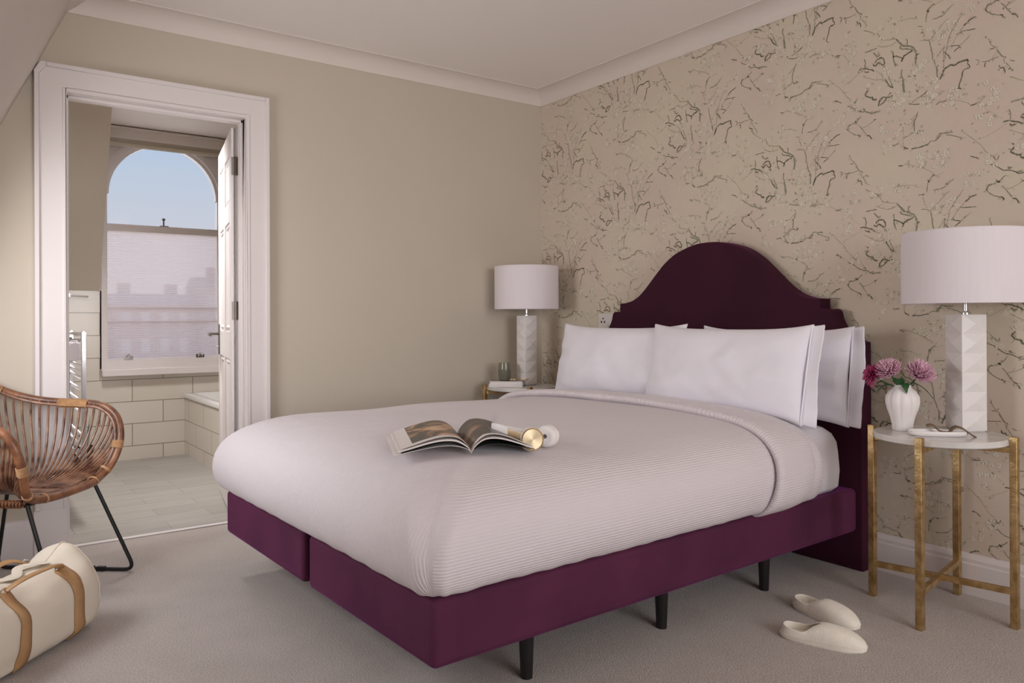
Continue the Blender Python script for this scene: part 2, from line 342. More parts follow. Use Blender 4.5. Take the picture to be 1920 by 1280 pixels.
# wall behind the camera; its tall window opening is added for the fill light
mb = MB(); mb.box((-4.2, -5.95, 0), (-2.8, -5.8, 2.45)); mb.box((-.6, -5.95, 0), (.1, -5.8, 2.45)); mb.box((-2.8, -5.95, 0), (-.6, -5.8, .6)); mb.box((-2.8, -5.95, 2.25), (-.6, -5.8, 2.45))
struct(mb, 'wall_front', M['wall'], smooth=False)
mb = MB()
for x in (-2.8, -1.73, -.66): mb.box((x, -5.9, .6), (x+.06, -5.85, 2.25))
for z in (.6, 1.4, 2.19): mb.box((-2.8, -5.9, z), (-.6, -5.85, z+.06))
struct(mb, 'window_added_rear', M['trim'], bevel=.004)  # bars of the added rear opening, out of view

# coving: concave strip swept along the walls
def coving(name, p0, p1, inward, zb=2.321, run=.095, base=0.0, matn='cove'):
    mb = MB(); P = []
    p0 = Vector(p0); p1 = Vector(p1); iv = Vector(inward)
    prof = [(0, 0), (.006, 0)]+[(.006+(run-.012)*(1-math.cos(a)), .004+(ZC-zb-.008)*math.sin(a)) for a in [math.pi/2*k/9 for k in range(10)]]+[(run-.002, ZC-zb-.004), (run, ZC-zb), (0, ZC-zb+.002)]
    for q in (p0, p1): P.append([tuple(Vector((q.x, q.y, zb))+iv*(d)+Vector((0, 0, h))) for d, h in prof])
    mb.grid(P, 0, closev=True); return struct(mb, name, M[matn], ang=50)
coving('trim_cornice_right', (0, -5.8, 0), (0, 0, 0), (-1, 0, 0))
coving('trim_cornice_back', (-2.58, 0, 0), (0, 0, 0), (0, -1, 0))
mb = MB(); mb.add([(slope_x(2.321), -5.8, 2.321), (-2.486, -5.8, 2.4), (slope_x(2.4), -5.8, 2.4), (slope_x(2.321), 0, 2.321), (-2.486, 0, 2.4), (slope_x(2.4), 0, 2.4)], [(0, 1, 4, 3), (1, 2, 5, 4), (2, 0, 3, 5), (0, 2, 1), (3, 4, 5)])
struct(mb, 'trim_cornice_left', M['cove'], smooth=False)

# skirting
def skirt(name, a, b, inward, h=.145, t=.02):
    mb = MB(); a = Vector(a); b = Vector(b); iv = Vector(inward); P = []
    prof = [(0, 0), (t, 0), (t, h-.035), (t-.004, h-.03), (t-.004, h-.018), (t-.012, h-.004), (0, h)]
    for q in (a, b): P.append([tuple(q+iv*d+Vector((0, 0, z))) for d, z in prof])
    mb.grid(P, 0, closev=True); mb.add(P[0], [tuple(range(len(prof)))]); mb.add(P[1], [tuple(range(len(prof)))])
    return struct(mb, name, M['trim'], ang=25)
skirt('baseboard_right', (0, -5.8, 0), (0, 0, 0), (-1, 0, 0))
skirt('baseboard_back', (-1.718, 0, 0), (-.02, 0, 0), (0, -1, 0), h=.17)
skirt('baseboard_back_left', (-3.3, 0, 0), (-2.706, 0, 0), (0, -1, 0), h=.17)

# right wall with the printed branches as thin inlaid shapes of the same wall
STROKES=[["l",2,-2021,2088,-2039,2062,-2064,2035,-2096,2014],["d",5,-1867,2113,-1883,2119,-1905,2118],["l",3,-1905,2118,-1926,2118,-1972,2098,-1991,2082,-2013,2086],["d",5,-1987,2083,-1998,2084,-2013,2085],["d",8,-2093,2000,-2107,2003,-2131,1995,-2145,1989,-2155,1980],["b",9,-2115,1990,-2124,1984,-2135,1984],["g",7,-2114,2041,-2119,2023,-2117,2003],["l",3,-2103,1994,-2089,1984,-2053,1966,-2024,1956],["l",5,-2110,1972,-2141,1954,-2165,1943,-2193,1941],["l",4,-2193,1941,-2179,1967,-2155,1983],["d",8,-2199,1939,-2209,1920,-2219,1904,-2232,1896],["g",6,-2213,1945,-2221,1924,-2232,1898],["b",10,-2150,2008,-2162,2000,-2171,2009,-2193,1995,-2198,2007,-2188,2024,-2169,2023,-2159,2012],["g",9,-2180,2041,-2169,2036,-2152,2057],["g",8,-2193,1988,-2203,1976],["g",8,-2118,2064,-2142,2067,-2166,2068],["l",6,-2166,2080,-2193,2067,-2220,2064,-2243,2071],["l",7,-2115,2156,-2149,2135,-2173,2123,-2187,2097,-2214,2088,-2243,2084],["g",11,-2243,2084,-2260,2063,-2272,2049,-2292,2041,-2311,2029,-2320,2010,-2322,1994,-2318,1963],["g",9,-2259,2050,-2263,2039,-2285,2033,-2311,2022],["d",10,-2308,2020,-2288,2013,-2272,2004,-2266,1987],["d",8,-2272,1998,-2246,2015,-2230,2016],["d",5,-2289,2067,-2287,2045],["d",7,-2322,1997,-2331,2002],["g",8,-2230,2042,-2236,1998,-2243,1977],["g",9,-2267,1960,-2264,1939,-2270,1918],["g",14,-2270,1918,-2272,1895,-2275,1865],["l",4,-2236,1921,-2246,1917,-2265,1916],["d",5,-2289,1922,-2301,1924],["d",5,-2310,1924,-2321,1918],["g",7,-1845,1718,-1851,1685,-1857,1648,-1869,1617],["g",9,-1869,1617,-1872,1599,-1870,1570],["g",3,-1845,1718,-1869,1742,-1901,1775,-1917,1781],["g",4,-1809,1728,-1829,1726,-1845,1718],["g",3,-1900,1626,-1908,1682,-1920,1722,-1947,1763,-1963,1784],["g",2,-1877,1702,-1893,1731,-1913,1741],["g",2,-1869,1646,-1895,1674,-1924,1679,-1939,1705,-1955,1719],["d",8,-1966,1737,-1978,1745,-1989,1753,-2008,1759],["g",3,-1955,1719,-1966,1735],["d",5,-1951,1718,-1978,1717,-2007,1715],["d",6,-1920,1678,-1951,1668,-1931,1653],["g",9,-1896,1663,-1912,1646,-1920,1629],["g",3,-1951,1668,-1970,1682,-1989,1699],["g",3,-1894,1599,-1896,1634,-1895,1666,-1897,1684],["d",11,-1882,1562,-1892,1585,-1898,1597],["d",10,-1898,1597,-1920,1608,-1931,1603,-1950,1608,-1977,1611,-1979,1600],["d",7,-1977,1600,-1986,1582,-1964,1575,-1960,1554,-1952,1534,-1950,1513],["d",7,-1942,1516,-1957,1512],["b",4,-2025,1590,-2051,1589,-2083,1594],["b",6,-2038,1586,-2036,1567],["g",5,-2007,1603,-2018,1594,-2010,1581],["g",4,-2048,1668,-2058,1642,-2076,1622],["g",8,-2076,1622,-2090,1595,-2106,1584],["b",5,-2051,1627,-2069,1627],["g",4,-2096,1585,-2101,1564],["d",7,-2083,1562,-2088,1551,-2097,1551,-2102,1530],["g",4,-2104,1567,-2122,1538,-2126,1529],["g",6,-2118,1572,-2132,1563],["g",9,-2041,1767,-2046,1785,-2059,1787],["g",6,-2059,1787,-2081,1795,-2102,1814],["d",9,-2074,1798,-2084,1791],["g",6,-2037,1773,-2059,1751,-2084,1738],["d",8,-2084,1740,-2095,1734,-2093,1728],["g",5,-2088,1780,-2102,1763,-2123,1732],["d",8,-2123,1730,-2135,1726,-2144,1710],["g",3,-2102,1763,-2130,1771,-2161,1788],["d",6,-2151,1785,-2163,1787],["d",5,-2328,1781,-2317,1755,-2312,1740,-2313,1708],["g",4,-2313,1708,-2290,1696,-2271,1690],["d",6,-2313,1708,-2328,1700,-2337,1703,-2331,1711],["b",3,-2264,1747,-2287,1748,-2322,1773],["g",2,-2268,1743,-2271,1703,-2269,1678,-2272,1661],["d",8,-2272,1658,-2282,1650,-2290,1648],["d",7,-2301,1643,-2309,1645,-2334,1645,-2365,1652],["g",6,-2365,1652,-2374,1661,-2395,1660,-2410,1676],["d",5,-2226,1671,-2241,1671,-2254,1674],["g",7,-1863,1981,-1875,1993,-1883,2003,-1902,2000,-1928,1999],["g",6,-1902,1993,-1918,1989,-1956,1973,-1950,1964],["l",4,-1956,1997,-1983,1973,-2023,1932,-2038,1908,-2063,1885],["g",6,-2063,1885,-2074,1872,-2081,1886],["d",5,-2038,1867,-2067,1852,-2095,1832,-2123,1826,-2144,1813,-2158,1816,-2178,1815],["g",12,-2108,1841,-2118,1834],["g",10,-2137,1818,-2151,1820],["d",6,-1986,1899,-2001,1894,-2016,1884],["b",10,-2122,1922,-2128,1916],["d",9,-2131,1909,-2118,1894,-2131,1882,-2146,1877],["d",11,-2146,1881,-2151,1868,-2165,1863],["d",11,-2172,1838,-2177,1857,-2192,1870],["d",8,-2192,1870,-2212,1862,-2231,1866],["d",8,-2175,1839,-2192,1847,-2206,1862],["g",6,-2212,1870,-2227,1880],["g",6,-2307,1825,-2335,1836,-2347,1840],["d",6,-2347,1840,-2363,1853],["d",5,-2291,1819,-2322,1810,-2347,1808],["d",7,-2321,1867,-2329,1855],["d",7,-2251,1589,-2270,1584],["l",5,-2270,1587,-2286,1588,-2321,1573,-2346,1562,-2383,1541],["g",6,-2358,1472,-2361,1497,-2367,1515,-2383,1531],["b",7,-2361,1516,-2370,1507],["l",3,-2383,1531,-2395,1528,-2425,1537],["g",6,-2382,1475,-2406,1476,-2430,1484],["g",4,-2430,1484,-2442,1498,-2457,1508],["l",6,-2234,1502,-2253,1509,-2276,1507],["l",4,-2276,1507,-2298,1506,-2333,1491],["g",5,-2327,1467,-2348,1460],["g",3,-2342,1455,-2348,1439,-2356,1419]]
BLOSSOMS=[[-2053,2088],[-2034,2011],[-2063,1867],[-2235,1838],[-2338,1919],[-2344,1939],[-2353,1808],[-2369,1892],[-1922,2111],[-2202,1967],[-2151,1914],[-1924,1753],[-2211,1727],[-2270,1729],[-2194,1672],[-2364,1590],[-2333,1595],[-2057,1492],[-2169,1484],[-2397,1417],[-1843,1509],[-2250,1493],[-2395,1616],[-1938,1490],[-2330,1688],[-2418,1587],[-2000,1818],[-2258,1855],[-2274,1819],[-2396,1845]]

random.seed(5)
mb = MB(); mb.box((0, -5.8, 0), (.1, 0, 2.45))
CM = {'g': 1, 'd': 2, 'b': 3, 'l': 4}
XP = -.0004
def okp(y, z): return -3.3 < y < -.004 and .1 < z < 2.33
def ribbon(pts, wd, mi):
    P = [Vector((0, y, z)) for y, z in pts]; Lr = []; n = len(P)
    for i in range(n):
        a = P[max(0, i-1)]; b = P[min(n-1, i+1)]; t = (b-a)
        if t.length < 1e-6: continue
        t.normalize(); nr = Vector((0, -t.z, t.y)); k = wd*(.7+.5*random.random())*(1 if 0 < i < n-1 else .35)
        Lr.append((P[i]+nr*k/2, P[i]-nr*k/2))
    for (a, b), (c, d) in zip(Lr, Lr[1:]):
        if all(okp(q.y, q.z) for q in (a, b, c, d)):
            mb.add([(XP, q.y, q.z) for q in (a, b, d, c)], [(0, 1, 2, 3)], mi)
def blob(y, z, r, mi, n=6, el=1.0, an=0.0):
    if not (okp(y-r, z-r) and okp(y+r, z+r)): return
    vs = []; xo_ = -random.uniform(.0007, .0022)
    for k in range(n):
        a = 2*math.pi*k/n; p = r*(.8+.4*random.random()); u, v = p*math.cos(a)*el, p*math.sin(a)
        vs.append((xo_, y+u*math.cos(an)-v*math.sin(an), z+u*math.sin(an)+v*math.cos(an)))
    mb.add(vs, [tuple(range(n))], mi)
SY, SZ = .5265, .640
base = [(-1, 0)]
for i in range(-3, 6):
    for j in range(-3, 3):
        oy = i*SY; oz = j*SZ+(.32 if i % 2 else 0)
        if not (-3.9 < -2.1+oy < .5 and -.6 < 1.8+oz < 2.9): continue
        for st in STROKES:
            c, wd = st[0], st[1]; pts = [Vector((0, st[k]/1000+oy, st[k+1]/1000+oz)) for k in range(2, len(st), 2)]
            q = [(p.y+random.uniform(-.0012, .0012), p.z+random.uniform(-.0012, .0012)) for p in catmull(pts, 4)]
            ribbon(q, wd/1700, CM[c])
            for (y, z) in q[1::2]:
                if random.random() < .30:      # spindly side twigs
                    a_ = math.atan2(q[-1][1]-q[0][1], q[-1][0]-q[0][0])+random.choice((-1, 1))*random.uniform(.4, 1.2); l_ = random.uniform(.006, .022)
                    ribbon([(y, z), (y+l_*.5*math.cos(a_), z+l_*.5*math.sin(a_)), (y+l_*math.cos(a_+.3), z+l_*math.sin(a_+.3))], .0013, random.choice((CM[c], 1, 4)))
            # buds and leaflets along the twig
            for (y, z) in q[::3]:
                if random.random() < .42:
                    blob(y+random.uniform(-.007, .007), z+random.uniform(-.007, .007), random.uniform(.0016, .0030), random.choice([1, 4, 6]), 5, 1.8, random.random()*3)
        for by, bz in BLOSSOMS:
            for _ in range(4):
                cy_, cz_ = by/1000+oy+random.uniform(-.028, .028), bz/1000+oz+random.uniform(-.028, .028)
                for k in range(4):
                    a = k*1.57+random.random(); blob(cy_+.0055*math.cos(a), cz_+.0055*math.sin(a), .0042, 5, 6)
                if random.random() < .35: blob(cy_, cz_, .0014, 4, 4)
            for _ in range(4):
                blob(by/1000+oy+random.uniform(-.045, .045), bz/1000+oz+random.uniform(-.045, .045), random.uniform(.0018, .0036), random.choice([4, 6, 6]), 5, 1.8, random.random()*3)
struct(mb, 'wall_right', [M['paper'], M['pg'], M['pd'], M['pb'], M['pl'], M['pw'], M['po']], smooth=False, weld=False, recalc=False)

# socket on the papered wall
s = empty('wall_socket', (0, -.60, .985), label='white plastic wall socket left of the plum headboard', cat='socket')
mb = MB(); mb.box((-.010, -.065, -.042), (0, .065, .042)); mb.build('cover_plate', M['trim'], s, bevel=.003)
mb = MB(); mb.box((-.014, -.05, -.028), (-.008, -.01, .0)); mb.build('switch_rocker', M['trim'], s, bevel=.002)
mb = MB(); mb.box((-.0115, .01, -.012), (-.009, .018, .0)); mb.box((-.0115, .035, -.012), (-.009, .043, .0)); mb.box((-.0115, .023, .008), (-.009, .03, .018)); mb.build('pin_hole', M['gap'], s)

# door casing, jambs
OX0, OX1, OZ = -2.706, -1.718, 2.088
mb = MB()
def cas(x0, x1, z0, z1): mb.box((x0, -.026, z0), (x1, 0, z1))
zcut = 2.02
prof = [(OX0, 0), (DX0, 0), (DX0, 2.5), (OX0, 2.5)]
# left leg, its top outer corner cut where the sloped ceiling passes
xl = lambda z: slope_x(z)+.002
poly = [(OX0, 0.2), (DX0, 0.2), (DX0, DZ), (DX1, DZ), (DX1, .2), (OX1, .2), (OX1, OZ), (max(OX0, xl(OZ)), OZ), (OX0, min(OZ, 1.798+(OX0-.002+2.822)*2.18))]
mb.prism([(x, z) for x, z in poly], 0, .024, 0, Matrix(((1, 0, 0, 0), (0, 0, -1, 0), (0, 1, 0, 0), (0, 0, 0, 1))))
struct(mb, 'trim_door_casing', M['trim'], bevel=.003)
mb = MB()
for x0, x1 in ((OX0-.004, DX0-.006), (DX1+.006, OX1+.004)): mb.box((x0, -.030, 0), (x1, 0, .205))
struct(mb, 'trim_plinth_blocks', M['trim'], bevel=.003)
mb = MB()   # raised mouldings: outer and inner bead on the casing
def bead(x0, x1, zt, inner, w_, d_):
    P = [(x0, .205), (x0, zt), (x1, zt), (x1, .205)]
    for (a, b) in ((0, 1), (1, 2), (2, 3)):
        ax, az = P[a]; bx, bz = P[b]
        if a == 1: mb.box((min(ax, bx)+w_/2, -.024-d_, az-w_/2), (max(ax, bx)-w_/2, -.02, az+w_/2))
        else: mb.box((ax-w_/2, -.024-d_, min(az, bz)), (ax+w_/2, -.02, max(az, bz)+w_/2))
bead(DX0-.010, DX1+.010, DZ+.010, 1, .014, .003)
mb.box((OX0, -.036, .205), (OX0+.02, -.02, 2.035)); mb.box((OX1-.02, -.036, .205), (OX1, -.02, OZ)); mb.box((OX0+.0455, -.0357, OZ-.0197), (OX1-.0203, -.0203, OZ-.0003))
mb.prism([(OX0, 2.035), (OX0+.02, 2.035), (OX0+.045, 2.068), (OX0+.045, 2.088), (OX0+.024, 2.088), (OX0, 2.046)], .02, .036, 0, Matrix(((1, 0, 0, 0), (0, 0, -1, 0), (0, 1, 0, 0), (0, 0, 0, 1))))
struct(mb, 'trim_door_moulding', M['trim'], bevel=.003, bseg=2)
mb = MB(); mb.box((DX0-.014, 0.001, 0), (DX0, .12, DZ+.014)); mb.box((DX1, 0.001, 0), (DX1+.014, .12, DZ+.014)); mb.box((DX0, 0.001, DZ), (DX1, .12, DZ+.014))
mb.box((DX0, .03, 0), (DX0+.012, .075, DZ)); mb.box((DX1-.012, .03, 0), (DX1, .075, DZ)); mb.box((DX0, .03, DZ-.014), (DX1, .075, DZ))
struct(mb, 'trim_door_lining', M['trim'], bevel=.002)

# panelled door, standing open into the bathroom
A = math.radians(79.5)
door = empty('door_1', (-1.82, .12, 0), A, kind='structure')
W_, T_, H_ = .76, .038, 1.955
mb = MB(); d0 = .009
# local x along the leaf from the hinge, local y 0..T (face at y=T looks into the doorway)
cols = [(.105, .345), (.435, .665)]; rows = [(.24, .80), (.94, 1.50), (1.60, 1.84)]
mb.box((0, d0, .008), (W_, T_-d0, H_))
xs = [0, cols[0][0], cols[0][1], cols[1][0], cols[1][1], W_]
for a, b in ((0, .105), (.345, .435), (.665, W_)): mb.box((a, 0, .008), (b, T_, H_))
for z0, z1 in ((.008, .24), (.80, .94), (1.50, 1.60), (1.84, H_)):
    for a, b in ((.105, .345), (.435, .665)): mb.box((a, 0, z0), (b, T_, z1))
mb.build('door_leaf', M['trim'], door, bevel=.0015)
for a, b in cols:
    for z0, z1 in rows:
        mb = MB(); q = .02
        for y, yy in ((T_-d0, T_-.002), (d0, .002)):
            P = [[(a, y, z0), (b, y, z0), (b, y, z1), (a, y, z1)], [(a+q, yy, z0+q), (b-q, yy, z0+q), (b-q, yy, z1-q), (a+q, yy, z1-q)]]
            Q = [(a+q+.012, y, z0+q+.012), (b-q-.012, y, z0+q+.012), (b-q-.012, y, z1-q-.012), (a+q+.012, y, z1-q-.012)]
            mb.grid([P[0], P[1], Q], 0, closev=True)
        mb.build('panel_moulding', M['trim'], door, smooth=False)
h = MB(); h.box((W_-.075, T_, .80), (W_-.035, T_+.006, .975)); hp = h.build('handle_plate', M['pewter'], door, bevel=.002)
h = MB(); h.tube([(W_-.055, T_, .92), (W_-.055, T_+.05, .92)], .008, 12); h.tube([(W_-.055, T_+.05, .92), (W_-.06, T_+.058, .92), (W_-.09, T_+.06, .918), (W_-.17, T_+.058, .915)], [.009, .008, .007, .009], 12); h.build('lever', M['pewter'], hp)
h = MB(); h.tube([(W_-.055, T_, .845), (W_-.055, T_+.02, .845)], .007, 12); h.build('thumb_turn', M['chrome'], hp)
for z in (1.72, 1.0, .28):
    h = MB(); h.tube([(-.006, T_*.5, z), (-.006, T_*.5, z+.09)], .006, 10); h.box((-.003, 0, z), (.0, T_, z+.09)); h.build('hinge', M['pewter'], door)

# ------------------------------------------------------------------ bathroom shell
WY = 2.29
# window wall: arched opening x -2.105..-1.325
gx0, gx1, gz0, zs = -2.105, -1.325, .715, 1.905
cxm = (gx0+gx1)/2; R = (gx1-gx0)/2
mb = MB()
arc = [(cxm-R*math.cos(a), zs+R*math.sin(a)) for a in [math.pi*k/28 for k in range(29)]]
def wallpoly(pts, y0=WY, y1=WY+.14, mi=0):
    mb.prism(pts, y0, y1, mi, Matrix(((1, 0, 0, 0), (0, 0, 1, 0), (0, 1, 0, 0), (0, 0, 0, 1))))
mb.box((-2.7, WY, 0), (gx0-.03, WY+.14, 1.207)); mb.box((gx1+.03, WY, 0), (-.8, WY+.14, 1.207)); mb.box((gx0-.03, WY, 0), (gx1+.03, WY+.14, gz0-.06))
struct(mb, 'wall_bathroom_window_tiled', M['tile'], smooth=False)
mb = MB()
L_ = [(gx0-.04, gz0-.06)]+[(gx0, gz0-.06)]+arc[:15]+[(cxm, 2.37), (gx0-.04, 2.37)]
R_ = [(cxm, 2.37)]+arc[14:]+[(gx1, gz0-.06), (gx1+.04, gz0-.06), (gx1+.04, 2.37)]
wallpoly(L_); wallpoly(R_)
struct(mb, 'wall_bathroom_window_arch', M['trim'], ang=30)
# mansard slope over the tiles, dormer cheeks and dormer ceiling
cx0, cx1 = -2.147, -1.285
mb = MB()
def ms_y(z): return 2.281-(z-1.207)/2.17
P = [(-2.75, ms_y(1.207), 1.207), (cx0, ms_y(1.207), 1.207), (cx0, ms_y(2.377), 2.377), (-2.75, ms_y(2.377), 2.377)]
Q = [(cx0, WY, 1.207), (cx0, WY, 2.377), (-2.75, WY, 1.207), (-2.75, WY, 2.377)]
mb.add(P+Q, [(0, 1, 2, 3), (1, 4, 5, 2), (0, 6, 4, 1), (3, 2, 5, 7), (6, 7, 5, 4), (0, 3, 7, 6)])
struct(mb, 'wall_bathroom_mansard_left', M['wall'], smooth=False)
mb = MB(); P = [(-.8, y, z) if x < -2 else (cx1, y, z) for x, y, z in P]; Q = [(cx1, WY, 1.207), (cx1, WY, 2.377), (-.8, WY, 1.207), (-.8, WY, 2.377)]
P = [(-.8, ms_y(1.207), 1.207), (cx1, ms_y(1.207), 1.207), (cx1, ms_y(2.377), 2.377), (-.8, ms_y(2.377), 2.377)]
mb.add(P+Q, [(0, 1, 2, 3), (1, 4, 5, 2), (0, 6, 4, 1), (3, 2, 5, 7), (6, 7, 5, 4), (0, 3, 7, 6)])
struct(mb, 'wall_bathroom_mansard_right', M['wall'], smooth=False)
mb = MB(); mb.box((-2.75, .11, 2.372), (-.8, 2.45, 2.42)); struct(mb, 'ceiling_bathroom', M['cove'], smooth=False)
mb = MB(); mb.box((-2.80, .11, 0), (-2.64, 2.43, 2.4)); struct(mb, 'wall_bathroom_left', M['tile_tub'], smooth=False)
mb = MB(); mb.box((-.9, .11, 0), (-.8, 2.43, 2.4)); struct(mb, 'wall_bathroom_right', M['tile_tub'], smooth=False)
# window joinery
mb = MB()
arcn = lambda r0, r1, y0, y1: [[(cxm-r0*math.cos(a), y0, zs+r0*math.sin(a)), (cxm-r1*math.cos(a), y0, zs+r1*math.sin(a)), (cxm-r1*math.cos(a), y1, zs+r1*math.sin(a)), (cxm-r0*math.cos(a), y1, zs+r0*math.sin(a))] for a in [math.pi*k/28 for k in range(29)]]
mb.grid(arcn(R, R-.022, WY+.03, WY+.08), 0, closev=True)
mb.grid(arcn(R+.045, R+.025, WY-.008, WY+.001), 0, closev=True)
for x0, x1 in ((gx0, gx0+.012), (gx1-.012, gx1)): mb.box((x0, WY+.03, gz0), (x1, WY+.08, zs))
mb.box((gx0, WY+.0, 1.635), (gx1, WY+.075, 1.682)); mb.box((gx0, WY-.008, 1.672), (gx1, WY+.0, 1.684))
mb.box((gx0-.032, WY-.012, gz0-.06), (gx0-.008, WY+.02, 1.66)); mb.box((gx1+.008, WY-.012, gz0-.06), (gx1+.032, WY+.02, 1.66))
mb.box((gx0, WY+.0, gz0-.065), (gx1, WY+.06, gz0+.008))
for z in (1.088, .988): mb.box((gx0, WY+.055, z-.004), (gx1, WY+.075, z+.004))
struct(mb, 'window_1', M['trim'], bevel=.003)
mb = MB(); mb.box((gx0-.036, WY-.07, .604), (gx1+.036, WY+.05, .655)); struct(mb, 'trim_window_sill', M['trim'], bevel=.006)
g = MB(); g.box((gx0, WY+.048, gz0), (gx1, WY+.052, 1.64)); g.build('window_1_reeded_pane', M['reeded'], kind='structure', smooth=False)
g = MB(); pts = [(gx0+.01, 1.67)]+[(cxm-(R-.01)*math.cos(a), zs+(R-.01)*math.sin(a)) for a in [math.pi*k/28 for k in range(29)]]+[(gx1-.01, 1.67)]
g.prism(pts, WY+.05, WY+.054, 0, Matrix(((1, 0, 0, 0), (0, 0, 1, 0), (0, 1, 0, 0), (0, 0, 0, 1)))); g.build('window_1_upper_pane', M['glass'], kind='structure', smooth=False)
# sash lifts, sash fastener, corner horn
for i, x in enumerate((-1.965, -1.475)):
    s = MB(); s.box((-.03, -.004, -.012), (.03, 0, .012)); s.tube([(-.012, 0, 0), (-.012, -.012, .008), (0, -.02, .026), (.014, -.012, .008), (.014, 0, 0)], .006, 8)
    o = s.build('sash_lift', M['chrome'], loc=(x, WY-.002, .732)); tag(o, ['small chrome sash lift on the lower rail of the bathroom window, left one', 'small chrome sash lift on the lower rail of the bathroom window, beside the door handle'][i], 'window fitting', group='sash lifts')
s = MB(); s.box((-.03, -.02, 0), (.03, .02, .008)); s.tube([(0, 0, .008), (0, 0, .05)], .006, 8); s.lathe([(0, .045), (.012, .05), (.012, .062), (0, .068)], 10, cap=False)
o = s.build('sash_fastener', M['pewter'], loc=(-1.72, WY+.03, 1.684)); tag(o, 'small dark fastener standing on the middle rail of the bathroom window', 'window fitting')
# pelmet box and rolled blind
p = MB(); p.box((cx0+.002, WY-.07, 2.288), (cx1-.002, WY, 2.362)); p.box((cx0+.002, WY-.085, 2.35), (cx1-.002, WY, 2.366)); struct(p, 'trim_pelmet', M['cove'], bevel=.003)
bl = empty('roman_blind', (0, 0, 0), label='beige folded blind drawn up under the pelmet above the arched window', cat='blind')
p = MB(); P = []
for z, y in ((2.288, WY-.035), (2.262, WY-.03), (2.258, WY-.045), (2.24, WY-.04), (2.232, WY-.03), (2.24, WY-.02), (2.288, WY-.015)): P.append([(cx0+.01, y, z), (cx1-.01, y, z)])
p.grid(P); p.build('folded_cloth', M['wall'], bl)
# tub
tx = -1.59
tub = empty('bathtub', (-1.2, 1.4, 0), label='white enamel bathtub with cream tiled side panel beneath the window', cat='bathtub')
tb = MB(); y0, y1, x0, x1 = .60, WY-.004, tx-.004, -.905
out = [(x0, y0), (x1, y0), (x1, y1), (x0, y1)]
def rr(x0, y0, x1, y1, r, n=5):
    P = []
    for cx, cy, a0 in ((x1-r, y1-r, 0), (x0+r, y1-r, 90), (x0+r, y0+r, 180), (x1-r, y0+r, 270)):
        for k in range(n+1): a = math.radians(a0+90*k/n); P.append((cx+r*math.cos(a), cy+r*math.sin(a)))
    return P
rings = []
for ins, r, z in ((0, .015, .425), (0, .015, .452), (.004, .015, .457), (.055, .08, .457), (.065, .09, .445), (.09, .1, .25), (.13, .12, .12), (.2, .1, .09)):
    rings.append([(x+1.2, y-1.4, z) for x, y in rr(x0+ins, y0+ins, x1-ins, y1-ins, r)])
tb.grid(rings, 0, closev=True); tb.add(rings[-1], [tuple(range(len(rings[-1])))]); tb.build('tub_shell', M['tub'], tub, ang=50)
tb = MB(); tb.box((tx+.004, y0, 0), (tx+.03, WY-.002, .43)); o = tb.build('side_panel', M['tile_tub'], smooth=False); o.parent = tub; o.location = (1.2, -1.4, 0)
# heated towel rail on the left wall, towel, cabinet, wall arm
tr_ = empty('towel_rail', (-2.452, .58, 0), label='chrome ladder towel rail standing out from the bathroom left wall', cat='towel rail')
p = MB(); p.box((-.012, -.012, .22), (.012, .012, .945)); p.build('post', M['chrome'], tr_, bevel=.004)
p = MB(); p.box((-.012, .488, .22), (.012, .512, .945)); p.build('post', M['chrome'], tr_, bevel=.004)
for k, z in enumerate((.30, .36, .42, .53, .59, .65, .71, .74, .77, .93)):
    p = MB(); p.tube([(0, 0, z), (0, .5, z)], .009, 10); p.build('rung', M['chrome'], tr_)
for y, z in ((.04, .35), (.04, .9), (.46, .35), (.46, .9)):
    p = MB(); p.tube([(0, y, z), (-.188, y, z)], .008, 8); p.build('wall_bracket', M['chrome'], tr_)
tw = MB(); P = []
for k in range(13):
    t = k/12; z = .82+.095*math.sin(math.pi*t) if 0 else None
prof = [(-.070, .800), (-.069, .86), (-.055, .886), (-.03, .893), (-.016, .885), (-.013, .84), (-.016, .803), (-.045, .794)]
for x, z in prof: P.append([(-2.452+x+.002*math.sin(5*y_), .60+y_, z+.004*math.sin(9*y_)) for y_ in [.36*k/10 for k in range(11)]])
tw.grid(P, closeu=True); tw.add([r[0] for r in P], [tuple(range(8))]); tw.add([r[-1] for r in P], [tuple(range(8))]); o = tw.build('hand_towel', M['sheet'], bevel=.004); tag(o, 'white towel folded behind the top of the chrome towel rail', 'towel')
cb = empty('bathroom_cabinet', (-2.50, 1.55, 0), label='white floor cabinet on the left wall behind the towel rail', cat='cabinet')
p = MB(); p.box((-.135, -.14, .0), (.04, .14, .77)); p.build('body', M['trim'], cb, bevel=.003)
p = MB(); p.box((.04, -.135, .02), (.05, -.003, .75)); p.build('cabinet_door', M['trim'], cb, bevel=.002)
p = MB(); p.box((.04, .003, .02), (.05, .135, .75)); p.build('cabinet_door', M['trim'], cb, bevel=.002)
wm = empty('chrome_bracket', (-2.33, 2.27, 1.172), label='chrome swing arm on the tiled wall under the sloping ceiling', cat='bathroom fitting')
p = MB(); p.prism([(-.12, -.02), (-.06, -.022), (.0, -.010), (.0, .012), (-.06, .022), (-.12, .02)], -.006, .006, 0, Matrix(((1, 0, 0, 0), (0, 0, 1, 0), (0, 1, 0, 0), (0, 0, 0, 1)))); p.build('flat_plate', M['chrome'], wm, bevel=.001)
p = MB(); p.tube([(-.01, 0, 0), (.11, -.005, -.008)], .006, 8); p.build('arm_rod', M['chrome'], wm)
